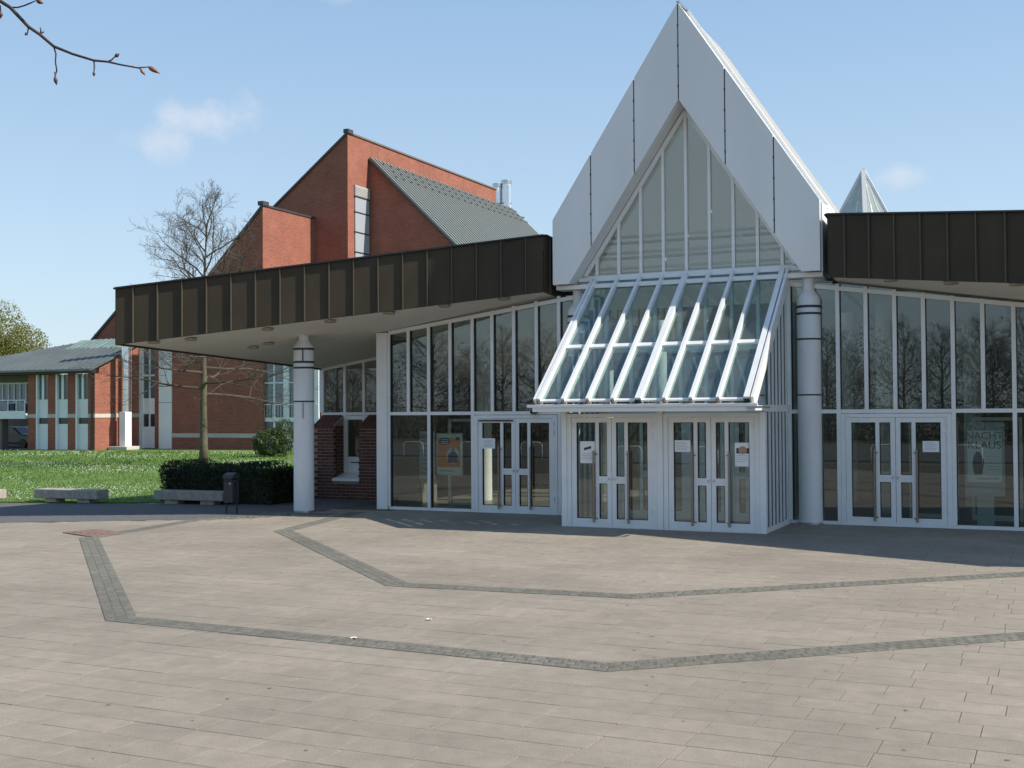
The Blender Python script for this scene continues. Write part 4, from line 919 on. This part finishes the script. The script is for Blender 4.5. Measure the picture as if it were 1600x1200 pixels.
tw = [[(-11.04, 26, 31.97), (-10.88, 26, 31.97), (-10.72, 25.95, 31.99), (-10.58, 25.9, 32.02), (-10.42, 25.9, 32.09)], [(-10.08, 26, 31.1), (-10.03, 26, 30.93), (-10.04, 26, 30.75), (-10.03, 26.05, 30.58), (-10.09, 26.1, 30.45)], [(-9.19, 26, 30.77), (-9.18, 26, 30.65), (-9.19, 26, 30.52)],
      [(-8.89, 26, 30.75), (-8.80, 26, 30.79), (-8.72, 26, 30.87)], [(-10.64, 26, 31.52), (-10.66, 26, 31.39)], [(-10.38, 26, 31.38), (-10.36, 26, 31.46), (-10.38, 26, 31.52)], [(-8.2, 26, 30.61), (-8.15, 26, 30.57)], [(-11.27, 26, 32.02), (-11.25, 26, 31.85)], [(-10.38, 26, 31.38), (-10.31, 26, 31.41)]]
for t in tw: worldobj('side_twig', MB().tube(P3(t), [.0017] * (len(t) - 1) + [.0012], 6), 'branch_near', parent=bb, smooth=True)
def bud(A, B, r, m):
    A, B = P3([A, B]); mb = MB(); n = 7; pts = [A.lerp(B, k / n) for k in range(n + 1)]; prof = [.3, .75, 1, 1, .85, .62, .35, .06]; mb.tube(pts, [r * q for q in prof], 8); worldobj('bud', mb, m, parent=bb, smooth=True)
bud((-10.42, 25.9, 32.09), (-10.27, 25.9, 32.02), .0052, 'bud_dark'); bud((-10.09, 26.1, 30.45), (-10.05, 26.1, 30.26), .0045, 'bud_dark'); bud((-10.06, 26, 30.53), (-10.03, 26, 30.44), .002, 'bud_dark')
bud((-9.19, 26, 30.53), (-9.19, 26, 30.42), .0032, 'bud_dark'); bud((-8.73, 26, 30.86), (-8.62, 26, 30.93), .0042, 'bud_dark'); bud((-8.83, 26, 30.78), (-8.77, 26, 30.80), .0022, 'bud'); bud((-10.66, 26, 31.40), (-10.72, 26, 31.35), .0035, 'bud_dark')
bud((-8.16, 26, 30.58), (-8.06, 26, 30.44), .0038, 'bud'); bud((-7.99, 26, 30.63), (-7.73, 26, 30.48), .0055, 'bud'); bud((-8.36, 26, 30.645), (-8.27, 26, 30.62), .0028, 'bud'); bud((-11.25, 26, 31.87), (-11.26, 26, 31.72), .0045, 'bud_dark'); bud((-10.34, 26, 31.40), (-10.28, 26, 31.43), .0016, 'bud_dark')

# ================================================================== OFFICE BUILDING (left)
ob = empty('office_building', -50, 32, 0, 'two storey red brick office block with grey roof, balcony and white window strips', 'building')
FA = 30.76; EA = -46.39
wallm = MB()
# front wall in piers between window bays
bays = [(-51.25, -50.15), (-49.38, -48.35), (-47.86, -46.9)]
bays = [(-51.2, -50.25), (-49.55, -48.6), (-47.9, -46.95)]
xs_ = [-51.95] + [v for b in bays for v in b] + [EA]
for i in range(0, len(xs_), 2): wallm.box(xs_[i], xs_[i + 1], FA, FA + .35, 0, 4.72)
wallm.box(-46.74, EA, FA + .35, 34.65, 0, 5.05); wallm.prism([(FA + .3, 5.05), (34.65, 5.05), (34.65, 6.72)], EA - .35, EA, 'x')
part('wall', wallm, 'brick_far', ob)
bs = MB()
for i in range(0, len(xs_), 2): bs.box(xs_[i] + .001, xs_[i + 1] - .001, FA - .03, FA, 2.0, 2.24)
bs.box(EA, EA + .03, FA - .03, 34.66, 2.0, 2.24)
part('stone_band', bs, 'band_stone', ob)
for (x0, x1) in bays:
    wv = part('window_bay', MB().box(x0, x1, FA + .12, FA + .16, 0.05, 1.62).box(x0, x1, FA + .12, FA + .16, 2.0, 3.15), 'office_white', ob)
    part('frame', MB().box(x0, x0 + .11, FA - .06, FA + .12, .02, 4.7).box(x0 + .38, x0 + .55, FA + .05, FA + .16, 3.15, 4.68).box(x1 - .04, x1, FA + .05, FA + .12, .05, 4.68), 'office_white', wv)
    part('pane', MB().box(x0 + .11, x0 + .38, FA + .12, FA + .14, 3.15, 4.7), 'office_glass_pale', wv); part('pane', MB().box(x0 + .55, x1, FA + .12, FA + .14, 3.15, 4.7), 'office_glass', wv)
    part('vent_window', MB().box(x0 + .11, x1, FA + .13, FA + .15, 1.62, 2.0), 'office_glass', wv); part('foot_sill', MB().box(x0 - .05, x1 + .02, FA - .1, FA + .12, 0, .05), 'band_stone', wv)
# recess with balcony and undercroft on the left
part('recess_wall', MB().box(-62, -51.95, FA + 1.6, FA + 1.8, 2.3, 4.8), 'shutter', ob)
wv = part('balcony_window', MB().box(-62, -51.95, FA + 1.45, FA + 1.5, 2.95, 3.0), 'office_white', ob)
for k in range(16):
    x = -52.1 - k * .52; part('mullion', MB().box(x - .04, x + .04, FA + 1.42, FA + 1.5, 3.0, 4.2), 'office_white', wv)
    part('pane', MB().box(x - .47, x - .05, FA + 1.48, FA + 1.5, 2.4, 4.2), 'office_glass_pale', wv)
part('head', MB().box(-62, -51.95, FA + 1.40, FA + 1.5, 4.2, 4.3), 'office_white', wv); part('shutter_box', MB().box(-62, -52.0, FA + 1.2, FA + 1.59, 4.3, 4.75), 'shutter', wv)
bal = part('balcony', MB().box(-62, -52.0, FA - .15, FA + 1.4, 1.95, 2.1), 'office_white', ob)
part('apron', MB().box(-62, -52.0, FA - .19, FA - .15, 1.95, 2.45), 'office_white', bal)
rl = MB(); rl.tube([(-62, FA - .17, 3.12), (-52.02, FA - .17, 3.12)], .035, 6)
for k in range(14): rl.box(-52.06 - .72 * k, -52.01 - .72 * k, FA - .2, FA - .15, 2.45, 3.1)
part('railing', rl, 'office_white', bal)
for k in range(5): part('railing_glass', MB().box(-52.65 - 1.44 * k, -52.1 - 1.44 * k, FA - .175, FA - .165, 2.5, 3.02), 'office_glass_pale', bal)
part('undercroft_wall', MB().box(-62, -51.95, 36, 36.2, 0, 2.0), 'shutter', ob); part('pillar', MB().box(-54.9, -54.3, FA + .1, FA + .6, 0, 1.95), 'shutter', ob)
part('undercroft_floor', MB().box(-62, -51.95, FA - 1, 36, -.03, .03), 'asphalt', ob)
# roof
e0, e1 = (-62.5, FA - .55, 4.98), (EA + .25, FA - .55, 4.98); r0, r1 = (-50.7, 35.3, 7.15), (EA + .25, 35.3, 7.15)
part('roof', MB().plate([e0, e1, r1, r0], [(v[0], v[1], v[2] - .12) for v in (e0, e1, r1, r0)]), 'office_roof', ob)
rb = MB()
for k in range(34):
    x = EA - .1 - .48 * k
    t = 1.0 if x > -50.7 else max(0, (x + 62.5) / 11.8); rb.bar((x, FA - .53, 5.0), (x, FA - .53 + (35.3 - FA + .55) * t, 5.0 + 2.17 * t), .04, .05)
part('roof_seam', rb, 'office_roof', ob, kind='stuff')
pt_ = MB()
for k in range(14): 
    x = EA - .35 - .48 * k * .8; pt_.plate([(x - .17, 33.6 + .5 * random.random(), 0), (x + .17, 33.6, 0), (x + .17, 35.2, 0), (x - .17, 35.2, 0)], [(x - .17, 33.6, -1), (x + .17, 33.6, -1), (x + .17, 35.2, -1), (x - .17, 35.2, -1)])
pt_.v = [(x, y, (4.98 + (y - FA + .55) * .4263 + (.012 if z > -.5 else -.01))) for x, y, z in pt_.v]
part('patina_streak', pt_, 'patina', ob)
part('eave_fascia', MB().box(-62.5, EA + .1, FA - .5, FA - .02, 4.72, 4.86), 'black', ob); part('gutter', MB().box(-62.5, EA + .2, FA - .64, FA - .54, 4.86, 4.97), 'roof_metal', ob)
part('snow_hook', MB().box(-58, -57.9, 32, 32.1, 5.9, 6.1), 'black', ob)
for k in range(4): part('roof_vent', MB().box(-59.2 + 2.9 * k, -58.95 + 2.9 * k, FA + .9 + 1.25 * k, FA + 1.2 + 1.25 * k, 5.3 + .48 * k, 5.62 + .48 * k), 'black', ob)
part('downpipe', MB().tube([(EA - .2, FA - .06, 0), (EA - .2, FA - .06, 4.7)], .06, 8), 'black', ob, smooth=True)

# parked car in the undercroft
ca_, cy_ = gxy(-33.0, 79.2)
car = empty('parked_car', ca_, cy_, 0, 'dark car parked in the shade under the office balcony', 'car')
car_prof = [(-1.0, .25), (1.0, .25), (1.02, .55), (.95, .85), (.78, .95), (.62, 1.38), (-.62, 1.38), (-.78, .95), (-.95, .85), (-1.02, .55)]
prof = [(-2.1, .3), (2.1, .3), (2.15, .65), (2.0, .85), (1.1, .95), (.5, 1.40), (-1.1, 1.42), (-1.9, .95), (-2.15, .85)]
part('body', MB().prism([(ca_ + x, z) for x, z in prof], cy_ - .85, cy_ + .85), 'car_paint', car, bevel=.08)
part('side_window', MB().prism([(ca_ + x, z) for x, z in [(-1.5, .95), (.95, .95), (.45, 1.33), (-1.0, 1.34)]], cy_ - .87, cy_ - .85), 'office_glass_pale', car)
for x in (-1.3, 1.3): part('wheel', MB().tube([(ca_ + x, cy_ - .88, .31), (ca_ + x, cy_ - .66, .31)], .31, 16), 'black', car)
part('headlight', MB().box(ca_ + 2.05, ca_ + 2.16, cy_ - .8, cy_ - .5, .6, .74), 'office_white', car); part('headlight', MB().box(ca_ + 2.05, ca_ + 2.16, cy_ + .5, cy_ + .8, .6, .74), 'office_white', car)

# polished flue beside the office building
fa_, fy_ = EA + .85, 32.45
fl_ = empty('steel_flue', fa_, fy_, 0, 'tall polished steel flue on a white base box at the office brick wall', 'flue')
part('plinth', MB().box(fa_ - .75, fa_ + .75, fy_ - .7, fy_ + .7, 0, .22), 'band_stone', fl_, bevel=.03)
part('base_box', MB().box(fa_ - .24, fa_ + .24, fy_ - .28, fy_ + .28, .22, 2.35), 'office_white', fl_, bevel=.01)
part('pipe', MB().tube([(fa_, fy_, 2.35), (fa_, fy_, 9.6)], .23, 20), 'flue_steel', fl_, smooth=True)
for z in (2.8, 3.7, 4.6, 5.5, 6.4, 7.3, 8.2): part('band', MB().lathe((fa_, fy_, z), [(.236, 0), (.25, .02), (.236, .04)], 20), 'steel', fl_, smooth=True)
part('bracket', MB().box(EA, fa_, fy_ - .03, fy_ + .03, 4.45, 4.5), 'office_white', fl_)
ld_ = MB()
for s_ in (-.1, .1): ld_.tube([(fa_ + .36, fy_ + s_, 2.4), (fa_ + .36, fy_ + s_, 9.5)], .018, 5)
for k in range(24): ld_.tube([(fa_ + .36, fy_ - .1, 2.5 + .3 * k), (fa_ + .36, fy_ + .1, 2.5 + .3 * k)], .012, 4)
part('ladder', ld_, 'steel', fl_)

# ================================================================== BRICK HALL
bhl = empty('brick_hall', -36, 45, 0, 'large red brick hall of stepped sloping blocks with a ribbed grey metal roof', 'building')
D = 34.67; C1 = -36.79
def slope_block(x0, x1, y0, y1, ztop, zlow, flatx=None):
    """block whose roof drops from x1 down to the left"""
    P = [(x0, 0), (x1, 0), (x1, ztop), (x0, zlow)]
    return MB().prism(P, y0, y1)
part('wall', MB().prism([(-44.82, 0), (C1, 0), (C1, 14.8), (-44.82, 6.75)], D, 41), 'brick_far', bhl)
part('wall', MB().box(-45.2, -44.82, D, 41, 0, 6.7), 'brick_far', bhl)
part('verge', MB().bar((-44.9, D - .04, 6.72), (C1 + .05, D - .04, 14.86), .12, .16), 'dark_metal', bhl)
part('coping', MB().box(C1 - .05, C1 + .06, D, 40.21, 14.8, 14.92), 'dark_metal', bhl); part('coping', MB().box(C1 - .3, C1 + .1, D - .1, D + .5, 14.85, 15.1), 'dark_metal', bhl)
part('stone_band', MB().box(-43.79, C1 + .03, D - .03, D, .72, .98), 'band_stone', bhl); part('stone_band', MB().box(C1, C1 + .03, D, 36.5, .72, .98), 'band_stone', bhl)
wp_ = part('white_panel_strip', MB().box(-44.82, -43.79, D - .06, D - .001, 0, 2.9).box(-44.82, -43.79, D - .06, D - .001, 2.93, 7.0), 'office_white', bhl)
wb = part('window_bay', MB().box(-46.39, -46.1, D - .1, D + .1, 0, 6.9).box(-46.1, -45.2, D, D + .1, .05, 1.4).box(-46.1, -45.2, D, D + .1, 2.2, 3.2), 'office_white', bhl)
part('pane', MB().box(-46.1, -45.2, D + .02, D + .06, 3.2, 6.8), 'office_glass_pale', wb); part('pane', MB().box(-46.1, -45.2, D + .02, D + .06, 1.4, 2.2), 'office_glass', wb)
part('frame', MB().box(-45.65, -45.55, D - .03, D + .02, 1.4, 6.8).box(-46.1, -45.2, D - .03, D + .02, 4.6, 4.72), 'office_white', wb)
# back triangle over the office roof
part('wall', MB().prism([(-52.0, 5.5), (-49.2, 5.5), (-49.2, 9.5), (-52.0, 7.1)], 36.2, 40), 'brick_far', bhl); part('verge', MB().bar((-52.0, 36.15, 7.12), (-49.2, 36.15, 9.54), .12, .16), 'dark_metal', bhl)
# tall block
X2 = -34.27
part('wall', MB().prism([(-44.5, 0), (X2, 0), (X2, 20.15), (-44.5, 12.44)], 40.21, 62.2), 'brick_far', bhl)
part('verge', MB().bar((-44.5, 40.17, 12.46), (X2 + .05, 40.17, 20.2), .12, .14), 'dark_metal', bhl); part('coping', MB().box(X2 - .08, X2 + .08, 40.21, 62.2, 20.15, 20.26), 'shutter', bhl); part('coping', MB().box(X2 - .25, X2 + .12, 40.1, 40.7, 20.16, 20.42), 'dark_metal', bhl)
for y in (43.9, 50.2, 56.4): part('movement_joint', MB().box(X2, X2 + .012, y, y + .05, 10, 20.1), 'shutter', bhl)
ws = part('stair_window', MB().box(X2, X2 + .08, 40.95, 42.72, 8.0, 8.1), 'office_white', bhl)
zz = [8.1, 9.6, 11.1, 12.6, 13.9, 15.2, 16.2]
for i in range(len(zz) - 1): part('pane', MB().box(X2 + .005, X2 + .07, 41.0, 42.7, zz[i] + .04, zz[i + 1] - .04), 'stair_glass', ws); part('frame', MB().box(X2, X2 + .09, 40.95, 42.72, zz[i + 1] - .04, zz[i + 1] + .04), 'bin_metal', ws)
part('louvre', MB().box(X2, X2 + .1, 40.95, 42.75, 16.25, 16.95), 'stair_glass', bhl)
for k in range(6): part('slat', MB().box(X2 + .1, X2 + .13, 41.0, 42.7, 16.3 + .1 * k, 16.35 + .1 * k), 'band_stone', bhl)
# front wing with metal roof
YF = 42.84; s3 = (18.92 - 13.08) / (34.27 - 28.18)
zat = lambda a: 18.92 - s3 * (a - X2)
part('wall', MB().prism([(X2 + .01, 0), (-24.0, 0), (-24.0, zat(-24) - .1), (X2 + .01, 18.85)], YF, 65), 'brick_far', bhl)
RY = 65.3
part('metal_roof', MB().plate([(X2 + .02, YF - .12, 18.98), (-20.0, YF - .12, zat(-20) + .05), (-20.0, RY, zat(-20) + .05), (X2 + .02, RY, 18.98)][::1], [(X2 + .02, YF - .12, 18.86), (-20, YF - .12, zat(-20) - .07), (-20, RY, zat(-20) - .07), (X2 + .02, RY, 18.86)]), 'roof_metal', bhl)
rr_ = MB()
for k in range(45):
    y = YF + .0 + .5 * k; rr_.bar((X2 + .1, y, 19.05), (-20.2, y, zat(-20.2) + .12), .20, .16)
part('roof_rib', rr_, 'roof_rib', bhl, kind='stuff')
vv = MB()
for row in range(3):
    for k in range(22):
        y = YF + .9 + 1.0 * k + .5 * (row % 2); a = X2 + .4 + .5 * row; vv.bar((a, y - .32, zat(a) + .24), (a, y + .32, zat(a) + .24), .26, .06)
part('ridge_vent', vv, 'vent_dark', bhl, kind='stuff')
part('verge', MB().bar((X2 + .02, YF - .14, 18.95), (-20.0, YF - .14, zat(-20.0) + .02), .08, .12), 'dark_metal', bhl)
# glazed stair bay beside the free standing column
gb = part('glazed_bay', MB().box(-37.4, -32.6, 34.9, 38, 0, .85), 'office_white', bhl)
part('frame', MB().box(-37.42, -37.2, 34.85, 34.95, .85, 9).box(-36.16, -36.04, 34.85, 34.95, .85, 9).box(-35.4, -35.0, 34.80, 34.95, .85, 9).box(-33.9, -33.78, 34.85, 34.95, .85, 9).box(-33.2, -32.9, 34.85, 34.95, .85, 9), 'office_white', gb)
for (x0, x1) in ((-37.2, -36.16), (-36.04, -35.4), (-35.0, -33.9), (-33.78, -33.2)):
    for (z0, z1) in ((.85, 1.7), (1.95, 4.0), (4.08, 5.6), (5.7, 9.0)): part('pane', MB().box(x0, x1, 34.9, 34.93, z0, z1), 'office_glass_pale', gb)
part('transom', MB().box(-37.2, -32.9, 34.84, 34.93, 4.0, 4.08).box(-37.2, -32.9, 34.84, 34.93, 1.7, 1.95).box(-37.2, -32.9, 34.84, 34.93, 5.6, 5.7), 'office_white', gb)
rl = MB()
for k in range(20): rl.box(-37.0 + .2 * k, -36.98 + .2 * k, 34.8, 34.82, 1.95, 2.7)
rl.box(-37.2, -33, 34.79, 34.83, 2.7, 2.75); part('railing', rl, 'office_white', gb)
part('roof', MB().box(-37.4, -32.6, 34.85, 40.1, 9.0, 9.15), 'dark_metal', bhl)

# twin polished flues behind
for j, (X_, r_, h_, lab) in enumerate(((-1.28, .40, 23.4, 'left one of two polished steel flues rising behind the metal roof'), (-.42, .46, 23.7, 'right, thicker one of two polished steel flues behind the metal roof'))):
    a, y = gxy(X_, 110); t_ = empty('chimney_flue', a, y, 0, lab, 'chimney', 'pair of steel flues')
    part('pipe', MB().tube([(a, y, 0), (a, y, h_)], r_, 20), 'flue_steel', t_, smooth=True); part('cap', MB().lathe((a, y, h_ - .35), [(r_ + .03, 0), (r_ + .05, .2), (r_ + .03, .36)], 20), 'steel', t_, smooth=True)
    for z in (18.5, 20, 21.5): part('band', MB().lathe((a, y, z), [(r_ + .005, 0), (r_ + .03, .05), (r_ + .005, .1)], 20), 'steel', t_, smooth=True)
    if j: part('side_pipe', MB().tube([(a + .42, y - .2, 16), (a + .42, y - .2, 21.3)], .16, 12), 'flue_steel', t_, smooth=True); part('box_duct', MB().box(a + .02, a + .5, y - .55, y - .35, 21.0, 23.2), 'flue_steel', t_)
    else: part('ladder', MB().tube([(a + .52, y, 15), (a + .52, y, 22.8)], .04, 6), 'steel', t_)

# glass spire behind the right wing
spa, spy = gxy(13.45, 45)
spi = empty('glass_spire', spa, spy, 0, 'pointed glass and white metal spire peeking above the right dark roof wing', 'spire')
AP = (spa, spy, 11.42); hw = 2.9; zb_ = 5.8
cs = [(spa - hw, spy - .9, zb_), (spa + .45, spy - 2.2, zb_), (spa + hw * .95, spy - .3, zb_), (spa + .2, spy + 3, zb_)]
for i in range(4):
    A_, B_ = cs[i], cs[(i + 1) % 4]
    part('glass_face', MB().plate([AP, A_, B_], [(v[0], v[1] + .03, v[2] - .03) for v in (AP, A_, B_)]), 'glass_spire', spi)
    part('hip_bar', MB().bar(A_, AP, .09 if i != 1 else .16, .09), 'white_metal', spi)
    for t in (.33, .66):
        q = Vector(A_).lerp(Vector(B_), t); part('glazing_bar', MB().bar(q, Vector(AP) + Vector((0, 0, -.1)), .04, .05), 'white_metal', spi)
part('drum', MB().plate([(c[0], c[1], zb_) for c in cs], [(c[0], c[1], 0) for c in cs]), 'white_panel', spi)
